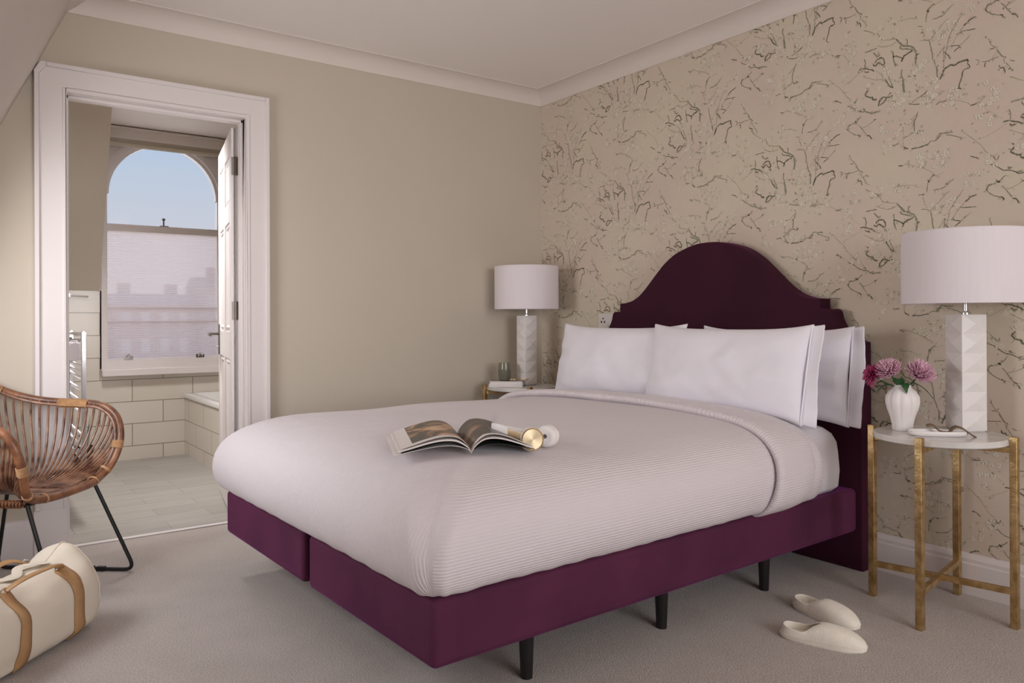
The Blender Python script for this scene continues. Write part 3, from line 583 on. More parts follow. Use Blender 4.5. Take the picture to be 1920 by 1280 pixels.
# small pot of greenery on the bathroom floor, seen through the rattan ribs
pp = empty('potted_plant', (-2.27, 2.12, 0), label='small green plant in a dark pot seen through the chair ribs', cat='plant')
p = MB(); p.lathe([(.05, 0), (.065, .14), (.068, .15), (.058, .15), (.055, .13)], 20); p.build('pot', M['black'], pp)
random.seed(3)
p = MB()
for k in range(22):
    a = random.random()*6.28; r_ = random.uniform(.01, .05); h_ = random.uniform(.2, .36)
    p.tube([(0, 0, .13), (r_*.6*math.cos(a), r_*.6*math.sin(a), h_*.7), (r_*math.cos(a), r_*math.sin(a), h_)], [.003, .009, .001], 6, flat=.3)
p.build('foliage', M['leaf'], pp)
# ------------------------------------------------------------------ rooftops beyond the window
random.seed(8)
bld = [(5.2, 92, 12, 1.6, 'brick', 'low brick roofline at the left edge beyond the reeded pane'), (15.6, 90, 8.4, 2.8, 'brick', 'middle brick terrace with pale windows beyond the reeded pane'), (26.3, 88, 12.6, 4.8, 'stone', 'tallest pale block at the right end of the far rooftops')]
for i, (x, y, wd, zt, mt, lb) in enumerate(bld):
    b_ = empty('distant_building', (x, y, -12), label=lb, cat='building', group=None)
    p = MB(); p.box((-wd/2, 0, 0), (wd/2, 8, zt+12)); p.build('facade', M[mt], b_, smooth=False)
    p = MB(); p.prism([(-.2, zt+12), (8.2, zt+12), (6, zt+13.2), (2, zt+13.2)], -wd/2, wd/2, 0, Matrix(((0, 0, 1, 0), (1, 0, 0, 0), (0, 1, 0, 0), (0, 0, 0, 1)))); p.build('roof', M['slate'], b_, smooth=False)
    for r_ in range(2):
        for k in range(int(wd/2)):
            p = MB(); xx = -wd/2+1+k*2; zz = zt+12-2.4-r_*3.0; p.box((xx-.45, -.06, zz), (xx+.45, 0, zz+1.5)); p.build('window', M['cove'], b_, smooth=False)
    for k in range(2):
        p = MB(); xx = -wd/3+k*wd*.6; p.box((xx-.6, 3.2, zt+12.6), (xx+.6, 4.4, zt+14.4)); p.build('chimney', M['brick'], b_, smooth=False)
# ------------------------------------------------------------------ bed
BA = math.radians(1.8); BO = Vector((-2.052, -2.191, 0)); BL, BW = 1.96, 1.55
bed = empty('bed', BO, BA, label='plum velvet divan bed with tall scalloped headboard against the papered wall', cat='bed')
def rbox(name, a, b, r, mat_, parent, **k):
    p = MB(); p.box(a, b); return p.build(name, mat_, parent, bevel=r, bseg=4, **k)
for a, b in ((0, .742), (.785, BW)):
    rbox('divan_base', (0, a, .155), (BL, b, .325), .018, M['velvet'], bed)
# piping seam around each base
for x, y in ((.37, .105), (.93, .105), (1.49, .105), (.37, 1.44), (.93, 1.44), (1.49, 1.44), (.93, .70), (.93, .83)):
    p = MB(); p.tube([(x, y, 0), (x, y, .158)], [.017, .023], 16); p.build('leg', M['blackwood'], bed)
# headboard profile (half-width, height)
hp = [(0, 1.357), (.06, 1.354), (.118, 1.343), (.199, 1.316), (.268, 1.274), (.316, 1.233), (.362, 1.190), (.408, 1.147), (.453, 1.113), (.496, 1.092), (.539, 1.081), (.589, 1.077), (.590, 1.035), (.632, 1.034), (.645, 1.022), (.653, .992), (.674, .955), (.705, .925), (.740, .907), (.764, .900)]
# smooth the curved run of the profile
cv = [(p_.x, p_.y) for p_ in catmull([(a, b, 0) for a, b in hp[:12]], 4)]
cv2 = [(p_.x, p_.y) for p_ in catmull([(a, b, 0) for a, b in hp[13:]], 3)]
half = cv+[hp[12]]+cv2
HC = -1.384
outl = [(HC-a, b) for a, b in half][::-1]+[(HC+a, b) for a, b in half[1:]]
outl = [(HC-.764, .0)]+outl+[(HC+.764, .0)]
hb = MB()
def inset(pts, d):
    out = []; n = len(pts)
    for i in range(n):
        p0, p1, p2 = Vector(pts[i-1]+(0,)), Vector(pts[i]+(0,)), Vector(pts[(i+1) % n]+(0,))
        t1 = (p1-p0).normalized(); t2 = (p2-p1).normalized(); n1 = Vector((-t1.y, t1.x, 0)); n2 = Vector((-t2.y, t2.x, 0))
        m_ = (n1+n2); m_ = m_.normalized() if m_.length > 1e-4 else n1
        k = d/max(.35, m_.dot(n1)); q = p1-m_*k*(1); out.append((q.x, q.y))
    return out
# orientation: make sure inset goes inward
test = inset(outl, .01); sgn = 1 if abs(test[len(test)//2][1]) < outl[len(outl)//2][1] else -1
rings = []
for d, x in ((0, -.022), (0, -.086), (.0022, -.0915), (.006, -.0935)):
    pts = inset(outl, sgn*d) if d else outl
    rings.append([(x, y, z) for y, z in pts])
hb.grid(rings, 0, closev=True); hb.add(rings[-1], [tuple(range(len(outl)))]); hb.add(rings[0], [tuple(range(len(outl)))[::-1]])
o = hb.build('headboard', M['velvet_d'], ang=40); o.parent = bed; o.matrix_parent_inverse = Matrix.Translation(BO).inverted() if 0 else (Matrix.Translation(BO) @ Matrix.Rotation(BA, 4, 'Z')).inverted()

def rounded_loft(levels, L0, L1, W0, W1, head_r=None, n1=28, nc=8, n2=22):
    """U-shaped contours (near side, foot, far side) stacked through (inset, z, corner radius)."""
    rows = []
    for d, z, rc in levels:
        a, b, c = L0+d, W0+d, W1-d
        if c-b < .002: b = c = (W0+W1)/2
        rc = min(rc, (c-b)/2); row = []
        for k in range(n1): row.append((L1+(a+rc-L1)*k/n1, b, z))
        for k in range(nc): t = math.pi/2*k/nc; row.append((a+rc-rc*math.sin(t), b+rc-rc*math.cos(t), z))
        for k in range(n2): row.append((a, b+rc+(c-b-2*rc)*k/n2, z))
        for k in range(nc): t = math.pi/2*k/nc; row.append((a+rc-rc*math.cos(t), c-rc+rc*math.sin(t), z))
        for k in range(n1+1): row.append((a+rc+(L1-a-rc)*k/n1, c, z))
        rows.append(row)
    return rows

# mattress with its fitted sheet
mt = empty('mattress', BO+Vector((0, 0, .325)), BA, label='white mattress in a tight fitted sheet on the plum divan base', cat='mattress')
p = MB(); lv = [(.02, .0, .05), (.0, .02, .06), (-.004, .08, .06), (0, .15, .06), (.004, .19, .06), (.014, .222, .07), (.035, .245, .08), (.07, .256, .1), (.2, .262, .1)]
rws = []
for d, z, rc in lv:
    P = rr(.04+d, .018+d, 1.895-d, BW-.018-d, rc, 6); rws.append([(x, y, z) for x, y in P])
p.grid(rws, 0, closev=True); p.add(rws[-1], [tuple(range(len(rws[-1])))]); p.add(rws[0], [tuple(range(len(rws[0])))[::-1]])
p.build('fitted_sheet', M['sheet'], mt, ang=60)
if 0: p = MB(); q = [(x, y, .228) for x, y in rr(.04+.010, .018+.010, 1.895-.010, BW-.018-.010, .07, 6)]; p.tube(q, .0045, 6, closed=True); p.build('edge_piping', M['sheet'], mt)

# duvet
def duv_profile():
    return [(.030, .329), (.002, .331), (-.022, .340), (-.040, .365), (-.052, .40), (-.057, .44), (-.052, .48), (-.036, .52), (-.006, .556), (.035, .583), (.09, .604), (.16, .618), (.25, .628), (.36, .636), (.48, .641), (.60, .644), (.70, .645), (BW/2, .645)]
pr = duv_profile(); Lh = 1.62
arcs = [0]
for (a, b), (c, d) in zip(pr, pr[1:]): arcs.append(arcs[-1]+math.hypot(c-a, d-b))
TOT = arcs[-1]
rcs = [.05, .05, .055, .06, .07, .08, .09, .10, .11, .12, .14, .16, .2, .2, .2, .15, .1, 0]
rows = rounded_loft([(d, z, r) for (d, z), r in zip(pr, rcs)], 0, Lh, 0, BW, n1=64, nc=10, n2=44)
du = MB(); uvs = []; n1, nc, n2 = 64, 10, 44
for j, row in enumerate(rows):
    for i, (x, y, z) in enumerate(row):
        side = i < n1+nc//2 or i > n1+nc+n2+nc//2
        uvs.append((x, (BW/2-(TOT-arcs[j]) if i < n1+nc//2 else BW/2+(TOT-arcs[j])) if side else y))
P = []
for j, row in enumerate(rows):
    R_ = []
    for i, (x, y, z) in enumerate(row):
        v = Vector((x, y, z)); f = .010 if j > 3 else .004
        dn = noise.noise(Vector((x*2.6, y*2.6, z*2.6+3)))*f*(1.4 if j < 12 else .8)
        out = Vector((0, 0, 1)) if j > 11 else (Vector((x-BL/2, y-BW/2, .05)).normalized() if 0 else None)
        # outward direction from the contour
        a = rows[j][max(0, i-1)]; b = rows[j][min(len(row)-1, i+1)]; t = Vector((b[0]-a[0], b[1]-a[1], 0))
        nv = Vector((-t.y, t.x, 0)).normalized() if t.length > 1e-6 else Vector((0, 0, 0))
        if nv.dot(Vector((x-1.0, y-BW/2, 0))) < 0: nv = -nv
        wv = max(0, 1-j/11)
        v += nv*dn*(1 if j < 12 else 0)+Vector((0, 0, 1))*dn*(j/17)
        if j <= 2: v.z += .0015*math.sin(i*1.7)+.004*noise.noise(Vector((x*18, y*18, 0)))
        # mitred corner crease at the foot corners
        for ic, sg in ((n1+nc*.5, 1), (n1+nc+n2+nc*.5, 1)):
            q = abs(i-ic)
            if q < 2.6 and 1 < j < 12: v -= nv*.006*(1-q/2.6)
            elif 2.6 <= q < 5 and 1 < j < 11: v += nv*.003
        R_.append(tuple(v))
    P.append(R_)
du.grid(P, 0); du.uv = uvs
duv = du.build('duvet', M['duvet'], ang=70, solid=.006, sub=1); duv.location = BO; duv.rotation_euler = (0, 0, BA)
tag(duv, 'ribbed white duvet tucked smooth over the bed', 'duvet')
# folded-back band of the duvet: cross-section swept from the foot-side roll towards the pillows
def crosssec(off):
    pts = []
    for (d, z), (d2, z2) in zip(pr, pr[1:]+[pr[-1]]):
        t = Vector((d2-d, z2-z)) if (d2, z2) != (d, z) else Vector((1, 0)); nn_ = Vector((-t.y, t.x)).normalized()
        if nn_.x > 0 and z < .55: nn_ = -nn_
        if z >= .60 and nn_.y < 0: nn_ = -nn_
        if z < .36: o_ = off*.5
        else: o_ = off
        pts.append((d+nn_.x*o_, z+nn_.y*o_))
    full = pts+[(BW-a, b) for a, b in pts[:-1][::-1]]
    return full
fb = MB(); rowsf = []; uvf = []
secs = [(1.37, -.004), (1.352, .004), (1.343, .014), (1.345, .025), (1.356, .032), (1.375, .034), (1.40, .031), (1.44, .028), (1.49, .026), (1.54, .023), (1.575, .018), (1.592, .010), (1.596, .002), (1.585, -.006)]
for k, (u, off) in enumerate(secs):
    cs = crosssec(off); r_ = []
    for i, (y, z) in enumerate(cs):
        e_ = noise.noise(Vector((u*9, y*7, z*9)))*.007; uu = u-.07*max(0, min(1, (.60-z)/.3))*(1 if 1 else 0)*.9+.012*noise.noise(Vector((y*5, z*6, k*.02)))
        hem = .02*max(0, (.36-z)/.03) if z < .36 else 0
        r_.append((uu, y+(e_ if z < .6 else 0), z+(e_*.5)-.0)); uvf.append((u, i*.045))
    rowsf.append(r_)
fb.grid(rowsf, 0); fb.uv = uvf
o = fb.build('folded_back_band', M['duvet'], duv, ang=80, sub=2, label='smooth white folded-back edge')

# pillows
def pillow(w_, h_, t_, flange, seed, flside=1, ears=.02):
    p = MB(); nx, ny = 36, 24; rows_f, rows_b = [], []
    for i in range(nx+1):
        a = -1+2*i/nx; rf, rb = [], []
        for j in range(ny+1):
            b = -1+2*j/ny
            ex = (1-abs(a)**3.2)*(1-abs(b)**2.6); th = t_*(max(0, ex)**.55)
            # soft pinch between the corners
            x = a*w_/2*(1-.03*(1-abs(b))*1)+0; y = b*h_/2*(1-.055*(1-abs(a)**2))
            x += ears*0.6*abs(b)**6*(1 if a > 0 else -1)*abs(a)**6; y += ears*abs(a)**5*(1 if b > 0 else -1)*abs(b)**5
            nz = noise.noise(Vector((a*2.2+seed, b*2.2, seed)))*.014*ex**.3 if ex > 0 else 0
            nz += noise.noise(Vector((a*7+seed, b*5, seed*2)))*.005
            wr = .004*math.sin(14*b+4*a)*max(0, abs(a)-.7)*3*(1-abs(b)**4)
            rf.append((x, y, th*.6+nz*(1 if ex > 0 else 0)+wr*(th > .004))); rb.append((x, y, -th*.4))
        rows_f.append(rf); rows_b.append(rb)
    p.grid(rows_f); p.grid([r[::-1] for r in rows_b])
    o = p.build('pillow', M['pillow'], ang=180, sub=1)
    if flange:
        q = MB(); P = []
        for k in range(7):
            t = k/6; r_ = []
            for j in range(19):
                b = -1+2*j/18; x = flside*(w_/2*.975+flange*t); y = b*h_/2*(1+.035*t)*(.985+.03*abs(b)**4)
                r_.append((x, y, .010*math.sin(3.2*b+seed)*t+.012*t*t*b+.003*math.sin(18*b+seed*3)*t))
            P.append(r_)
        q.grid(P); fo = q.build('flange', M['pillow'], ang=180, solid=.005, sub=1); fo.parent = o
        q = MB(); q.tube([(flside*(w_/2*.985), b*h_/2*.97, .006) for b in [-1+2*j/18 for j in range(19)]], .0035, 6); so = q.build('flange_seam', M['pillow'], o)
    return o
def place(o, loc, rz, lean, roll=0):
    # pillow local x -> room -y, local y -> up (leaning back), local z -> towards the foot of the bed
    m_ = Matrix(((0, 0, -1, 0), (-1, 0, 0, 0), (0, 1, 0, 0), (0, 0, 0, 1)))
    o.matrix_world = Matrix.Translation(loc) @ Matrix.Rotation(rz, 4, 'Z') @ Matrix.Rotation(lean, 4, 'Y') @ m_ @ Matrix.Rotation(roll, 4, 'Z')
pw = pillow(.83, .375, .13, 0, 1.3); place(pw, (-.35, -1.03, .782), BA, math.radians(13), 0); tag(pw, 'white pillow propped on the left half of the bed, nearest the far lamp', 'pillow', group='pillows against the headboard')
pw = pillow(.72, .372, .11, .055, 4.1); place(pw, (-.205, -1.81, .772), BA, math.radians(7), 0); tag(pw, 'white flanged pillow behind, squeezed against the headboard on the right', 'pillow', group='pillows against the headboard')
pw = pillow(.80, .375, .13, .055, 7.7); place(pw, (-.385, -1.70, .782), BA+math.radians(0), math.radians(13), 0); tag(pw, 'white flanged pillow in front on the right half of the bed', 'pillow', group='pillows against the headboard')

# ------------------------------------------------------------------ side tables
def side_table(name, ctr, rot, hgt, label):
    t = empty(name, ctr, rot, label=label, cat='side table', group='brass side tables')
    r = .218; k = hgt/.613
    for i in range(4):
        a = math.pi/2*i; p = MB(); c = Vector((r*math.cos(a), r*math.sin(a), 0))
        p.box((-.011, -.011, 0), (.011, .011, .613*k), M=Matrix.Translation(c) @ Matrix.Rotation(LEGROT-rot, 4, 'Z')); p.build('leg', M['brass'], t, bevel=.0012)
    for i in range(2):
        Mx = Matrix.Rotation(math.pi/2*i, 4, 'Z')
        p = MB(); p.box((-r+.01, -.009, .108*k-i*.0006), (r-.01, .009, .127*k-i*.0006), M=Mx); p.build('stretcher', M['brass'], t, bevel=.001)
        p = MB(); p.box((-r+.01, -.009, .562*k-i*.0006), (r-.01, .009, .581*k-i*.0006), M=Mx); p.build('top_rail', M['brass'], t, bevel=.001)
    p = MB(); p.lathe([(.0, .582*k), (.200, .582*k), (.205, .586*k), (.205, .600*k), (.201, .604*k), (0, .604*k)], 72, cap=False); p.build('marble_top', M['marble'], t, ang=40)
    return t
LEGROT = 0.0
TR = Vector((-.263, -2.522, 0)); TL = Vector((-.315, -.215, 0))
side_table('side_table', TR, math.radians(10.5), .613, 'round brass and marble side table in front, holding the flowers')
side_table('side_table', TL, math.radians(65), .622, 'round brass and marble side table beyond the bed, in the far corner')

# ------------------------------------------------------------------ table lamps
def lamp(loc, rot, s, label, zb=0.0):
    t = empty('table_lamp', loc, rot, label=label, cat='lamp', group='bedside table lamps')
    p = MB(); h = s/2; n = 6; H = .400; cz = H/n
    p.box((-h+.004, -h+.004, 0), (h-.004, h-.004, .004))
    z0 = .004
    for k in range(n):
        a0 = z0+k*cz; a1 = a0+cz
        for q in range(4):
            Mx = Matrix.Rotation(math.pi/2*q, 4, 'Z')
            A0, B0, B1, A1 = (-h, -h, a0), (h, -h, a0), (h, -h, a1), (-h, -h, a1); C_ = (0, -h-.0078, (a0+a1)/2)
            for tri in ((A0, B0, C_), (B0, B1, C_), (B1, A1, C_), (A1, A0, C_)): p.add(tri, [(0, 1, 2)], M=Mx)
    zt = z0+H; p.add([(-h, -h, zt), (h, -h, zt), (h, h, zt), (-h, h, zt)], [(0, 1, 2, 3)])
    p.build('ceramic_base', M['ceramic'], t, ang=12, bevel=.0016, bseg=3)
    p = MB(); p.tube([(0, 0, zt), (0, 0, zt+.07)], .0065, 14); p.lathe([(0, zt), (.013, zt), (.013, zt+.006), (.007, zt+.012)], 16, cap=False); p.build('pole', M['chrome'], t)
    zs0 = zt+.038; R_ = .2; hh = .247
    p = MB(); P = [[(R_*math.cos(a), R_*math.sin(a), z) for a in [2*math.pi*k/96 for k in range(96)]] for z in (zs0, zs0+.004, zs0+hh*.5, zs0+hh-.004, zs0+hh)]
    p.grid(P, 0, closev=True); sh = p.build('lamp_shade', M['shade'], t, solid=.0025)
    for z in (zs0+.001, zs0+hh-.001):
        p = MB(); p.tube([(R_*math.cos(a), R_*math.sin(a), z) for a in [2*math.pi*k/96 for k in range(96)]], .0022, 6, closed=True); p.build('rim_tape', M['shade'], sh)
    p = MB()
    for k in range(3): a = 2.09*k+.5; p.tube([(0, 0, zt+.062), (R_*math.cos(a), R_*math.sin(a), zt+.062)], .0018, 6)
    p.lathe([(0, zt+.055), (.017, zt+.055), (.017, zt+.068), (0, zt+.068)], 16, cap=False); p.build('shade_carrier', M['chrome'], t)
    p = MB(); p.lathe([(0, zt+.068), (.012, zt+.07), (.014, zt+.09), (.026, zt+.125), (.024, zt+.145), (0, zt+.162)], 20, cap=False); p.build('bulb', M['shade_in'], t)
    return t
l2 = lamp((-.118, -2.545, .604), math.radians(-31), .090, 'white ceramic stud lamp with drum shade on the front side table beside flowers')
l2.scale = (1.0, 1.0, 1.0)
l1 = lamp((-.264, -.194, .613), math.radians(0), .090, 'white ceramic stud lamp with drum shade in the far corner beyond the bed')
l1.scale = (.93, .93, 1.0)

# ------------------------------------------------------------------ vase and chrysanthemums
VX = Vector((-.292, -2.412, .604))
va = MB()
prof = [(0, .0), (.030, 0), (.033, .004), (.034, .02), (.040, .048), (.050, .075), (.0555, .098), (.054, .118), (.045, .136), (.033, .146), (.0285, .152), (.0275, .160), (.025, .160), (.024, .150), (.02, .13)]
P = []
for r, z in prof:
    k = max(0, min(1, (r-.026)/.03)); row = []
    for i in range(96):
        a = 2*math.pi*i/96; lob = abs(math.sin(4.5*a)); rr_ = r*(1-.11*k*(1-lob)**2); row.append((rr_*math.cos(a), rr_*math.sin(a), z))
    P.append(row)
va.grid(P, 0, closev=True); o = va.build('vase', M['ceramic_m'], ang=60, loc=VX); tag(o, 'small white melon-ribbed vase holding chrysanthemums on the marble table', 'vase')
random.seed(11)
def bloom(ctr, axis, rad, matn, label, stem_to, npet=150, wid=.0062, curl=1.0):
    ax = Vector(axis).normalized(); q = ax.to_track_quat('Z', 'Y'); Mx = Matrix.Translation((0, 0, 0)) @ q.to_matrix().to_4x4()
    t = empty('chrysanthemum', ctr, label=label, cat='flower', group='flowers in the white vase')
    p = MB()
    for i in range(npet):
        f = (i+.5)/npet; th = f*1.95+random.uniform(-.06, .06); ph = i*2.39996+random.uniform(-.1, .1)   # th: 0 top centre .. side/below
        ln = rad*(.5+.52*f)*random.uniform(.88, 1.1); w_ = wid*random.uniform(.8, 1.2)
        pts = []; dirv = Vector((math.sin(th)*math.cos(ph), math.sin(th)*math.sin(ph), math.cos(th)))
        up = Vector((0, 0, 1)); tang = Vector((-math.sin(ph), math.cos(ph), 0)); outv = dirv.cross(tang)
        row = []
        for k in range(6):
            s_ = k/5; c_ = dirv*ln*(.12+.88*s_)+(-outv)*(-.0)*s_+Vector((0, 0, 1))*(curl*.30*ln*s_*s_*(1 if f > .25 else .2))-dirv*ln*.18*s_**3*curl
            c_ += tang*.10*ln*math.sin(3*s_+i)*s_
            ww = w_*math.sin(math.pi*min(.93, .18+.78*s_))**.7; nrm_ = dirv.cross(tang).normalized()
            cup = dirv*0
            row.append([tuple(c_-tang*ww/2), tuple(c_+nrm_*ww*.28), tuple(c_+tang*ww/2)])
        p.grid(row, 0, M=Mx)
    p.build('petals', M[matn], t, ang=180, recalc=False, solid=.0006)
    p = MB(); b_ = Vector(stem_to)-Vector(ctr); p.tube(catmull([(0, 0, 0), tuple(b_*.5+Vector((0, 0, -.006))), tuple(b_)], 5), .0026, 8); p.build('stem', M['leaf'], t)
    return t
mouth = VX+Vector((0, 0, .15))
# screen-right direction here is (0.81,-0.59); towards the camera (-0.9,-0.43)
bloom(VX+Vector((-.060, .072, .192)), (-.7, .65, .25), .048, 'magenta', 'deep magenta chrysanthemum at the left of the vase', mouth+Vector((-.008, .010, 0)), npet=170, wid=.009, curl=.3)
bloom(VX+Vector((-.045, .022, .207)), (-.55, .2, .8), .060, 'pink', 'pale pink incurved chrysanthemum in the middle above the vase', mouth+Vector((-.01, .0, 0)), npet=200, wid=.0095)
bloom(VX+Vector((.012, -.052, .198)), (-.15, -.55, .8), .066, 'pink', 'pale pink chrysanthemum drooping at the right of the vase', mouth+Vector((.005, -.01, 0)), npet=220, wid=.0095)
def leafs(specs):
    for i, (base_, tip, wd, lb) in enumerate(specs):
        p = MB(); a = Vector(base_); b = Vector(tip); d = (b-a); sd = d.cross(Vector((0, 0, 1))).normalized(); rows_ = []
        for k in range(9):
            s_ = k/8; c_ = a+d*s_+Vector((0, 0, .012*math.sin(math.pi*s_))); w_ = wd*math.sin(math.pi*(.06+.92*s_)**.8)*(1+.22*math.cos(k*2.6))
            rows_.append([tuple(c_-sd*w_), tuple(c_+Vector((0, 0, -.004))), tuple(c_+sd*w_)])
        p.grid(rows_); o = p.build('chrysanthemum_leaf', M['leaf'], solid=.0008, sub=1, ang=180); tag(o, lb, 'leaf', group='leaves in the white vase')
m0 = mouth
leafs([(m0+Vector((-.02, .02, .008)), m0+Vector((-.062, .058, -.016)), .019, 'dark green leaf hanging at the left of the vase mouth'),
       (m0+Vector((-.022, -.002, .004)), m0+Vector((-.055, -.012, .035)), .020, 'dark green leaf standing between the two pink blooms'),
       (m0+Vector((-.018, -.014, .018)), m0+Vector((-.040, -.036, -.016)), .015, 'dark green leaf folded over the front of the vase mouth'),
       (m0+Vector((.012, -.026, .02)), m0+Vector((.052, -.082, -.036)), .014, 'narrow green leaf pointing down at the right of the vase')])

# tray and strap on the front table
tx0 = Vector((-.322, -2.545, .604))
tray = MB(); rows_ = []
for s_, z in ((.80, .0), (.96, .003), (1.0, .010), (1.0, .016), (.96, .0175), (.93, .013), (.88, .007), (.5, .006), (0, .006)):
    rows_.append([(.092*s_*math.copysign(abs(math.cos(a))**.8, math.cos(a)), .036*s_*math.copysign(abs(math.sin(a))**.8, math.sin(a)), z) for a in [2*math.pi*k/48 for k in range(48)]])
tray.grid(rows_, 0, closev=True); tray.add(rows_[0], [tuple(range(48))]); o = tray.build('trinket_tray', M['ceramic'], ang=60, loc=tx0); o.rotation_euler = (0, 0, math.radians(-46))
tag(o, 'shallow white oval tray at the front edge of the marble table', 'tray')
RX = Vector((.72, -.69, 0)); FX = Vector((.69, .72, 0))
sp_ = MB(); pts = [(-.030, .012, .030), (-.018, .012, .034), (-.004, .010, .030), (.004, .006, .018), (.020, .0, .012), (.036, -.004, .012), (.042, -.006, .024), (.054, -.010, .032), (.070, -.016, .028), (.084, -.020, .018), (.098, -.026, .006), (.106, -.030, .0015)]
cv_ = catmull(pts, 5); rows_ = []
for q in cv_:
    c_ = tx0+RX*q.x+FX*q.y+Vector((0, 0, q.z)); rows_.append([tuple(c_-FX*.007+Vector((0, 0, -.0015))), tuple(c_+FX*.007+Vector((0, 0, .0015)))])
sp_.grid(rows_); o = sp_.build('leather_strap', M['brown'], solid=.0045, ang=180); tag(o, 'thin brown leather strap curling out of the white tray', 'strap')

# ------------------------------------------------------------------ far table: books, tumbler, sunglasses
def book(name, ctr, rz, a, b, h, label):
    t = empty(name, ctr, rz, label=label, cat='book', group='white books on the far side table')
    p = MB(); p.box((-a/2, -b/2, 0), (a/2, b/2, .0018)); p.box((-a/2, -b/2, h-.0018), (a/2, b/2, h)); p.box((-a/2, b/2-.0018, 0), (a/2, b/2, h)); p.build('cover', M['ceramic_m'], t)
    p = MB(); p.box((-a/2+.003, -b/2+.003, .0018), (a/2-.003, b/2-.002, h-.0018)); p.build('pages', M['page'], t)
    return t
bz = math.radians(-39)
book('book', (-.414, -.196, .6135), bz, .195, .105, .016, 'lower white book of the pair on the far side table')
book('book', (-.412, -.194, .6295), bz+.04, .19, .100, .014, 'upper white book of the pair on the far side table')
tu = empty('glass_tumbler', (-.415, -.183, .6435), label='smoky grey-green glass candle tumbler on the white books', cat='candle')
p = MB(); p.lathe([(0, 0), (.026, 0), (.032, .005), (.0375, .025), (.039, .055), (.038, .08), (.035, .103), (.0325, .103), (.0355, .08), (.0365, .055), (.035, .026), (.029, .008), (0, .008)], 48, cap=False); p.build('glass', M['smoke'], tu, ang=60)
p = MB(); p.lathe([(0, .009), (.0285, .009), (.0345, .027), (.0358, .05), (.0355, .062), (0, .062)], 40, cap=False); p.build('wax', M['wax'], tu, ang=50)
sg = empty('sunglasses', (-.362, -.242, .6435), math.radians(-38), label='dark-lensed glasses with pale frame lying on the white books', cat='glasses')
for x in (-.030, .030):
    p = MB(); p.tube([(x+.025*math.cos(a), .021*math.sin(a), .008) for a in [2*math.pi*k/24 for k in range(24)]], .003, 6, closed=True); fr = p.build('rim', M['gold'], sg)
    p = MB(); p.lathe([(0, .0065), (.026, .008), (0, .0105)], 24, cap=False, M=Matrix.Translation((x, 0, 0)) @ Matrix.Diagonal((1, .78, 1, 1))); p.build('lens', M['lens'], sg)
p = MB(); p.tube([(-.007, 0, .009), (0, .004, .013), (.007, 0, .009)], .002, 6); p.build('bridge', M['gold'], sg)
for x in (-.06, .06):
    p = MB(); p.tube([(x, 0, .01), (x*.95, .05, .012), (x*.5, .075, .006)], .0022, 6); p.build('temple_arm', M['gold'], sg)

# ------------------------------------------------------------------ magazine and headphones on the duvet
sd = math.radians(67.5); ZD = .631
mg = empty('magazine', (-1.820, -2.005, ZD), sd-math.pi/2, label='open picture magazine lying face up on the white duvet', cat='magazine')
# local y along the spine (away from camera), local x across to the right
LP = .255
def page_curve(side, lift, n=16, wd=.195, amp=.042, endz=.004):
    P = []
    for k in range(n+1):
        t = k/n; P.append((side*(wd*t**.92*(1-.02)), endz*t+amp*math.sin(math.pi*min(1, t**.62))*(1-.25*t)+lift*(.25+.75*min(1, t*6))))
    return P
def sheet(name, side, lift, th, mtl, parent, y0=0, y1=LP, wd=.195, amp=.042, t0=0, t1=1, endz=.004, flare=0):
    p = MB(); cv_ = page_curve(side, lift, 28, wd, amp, endz); n = len(cv_)-1; i0, i1 = int(t0*n), int(t1*n); top = []
    rows_ = [[(x, y0-flare*abs(x)*.4, z), (x, y1, z)] for x, z in cv_[i0:i1+1]]; rows2 = [[(x, y0-flare*abs(x)*.4, z-th), (x, y1, z-th)] for x, z in cv_[i0:i1+1]]
    p.grid(rows_+rows2[::-1], 0, closeu=True)
    fr = [r[0] for r in rows_]+[r[0] for r in rows2[::-1]]; bk = [r[1] for r in rows_]+[r[1] for r in rows2[::-1]]
    m_ = len(rows_)
    for r in (fr, bk):
        p.add(r, [(k, k+1, 2*m_-2-k, 2*m_-1-k) for k in range(m_-1)])
    return p.build(name, mtl, parent, ang=40)
mg.rotation_euler.x = .045
sheet('cover', -1, .0012, .0012, M['page'], mg, wd=.218, amp=.022, endz=.0)
sheet('cover', 1, .0012, .0012, M['dark'], mg, wd=.185, amp=.022, endz=.0)
sheet('page_block', -1, .006, .005, M['page'], mg, wd=.205, amp=.034, endz=.006)
sheet('page_block', 1, .006, .004, M['page'], mg, wd=.180, amp=.036, endz=.002)
sheet('page_shade_sheet', -1, .003, .0012, M['dark'], mg, wd=.196, amp=.029, endz=.003)  # dark sheet: painted shade under the page arch, plus some dark inner print
sheet('open_page', -1, .0075, .0012, M['page'], mg, wd=.197, amp=.040, endz=.010)
sheet('open_page', 1, .0075, .0012, M['page'], mg, wd=.176, amp=.044, endz=.004)
sheet('picture', -1, .0082, .0006, M['pic1'], mg, y0=.022, y1=LP-.006, wd=.197, amp=.040, t0=.04, t1=.84, endz=.010)
sheet('picture', 1, .0082, .0006, M['pic2'], mg, y0=.016, y1=LP-.004, wd=.176, amp=.044, t0=.0, t1=.93, endz=.004)

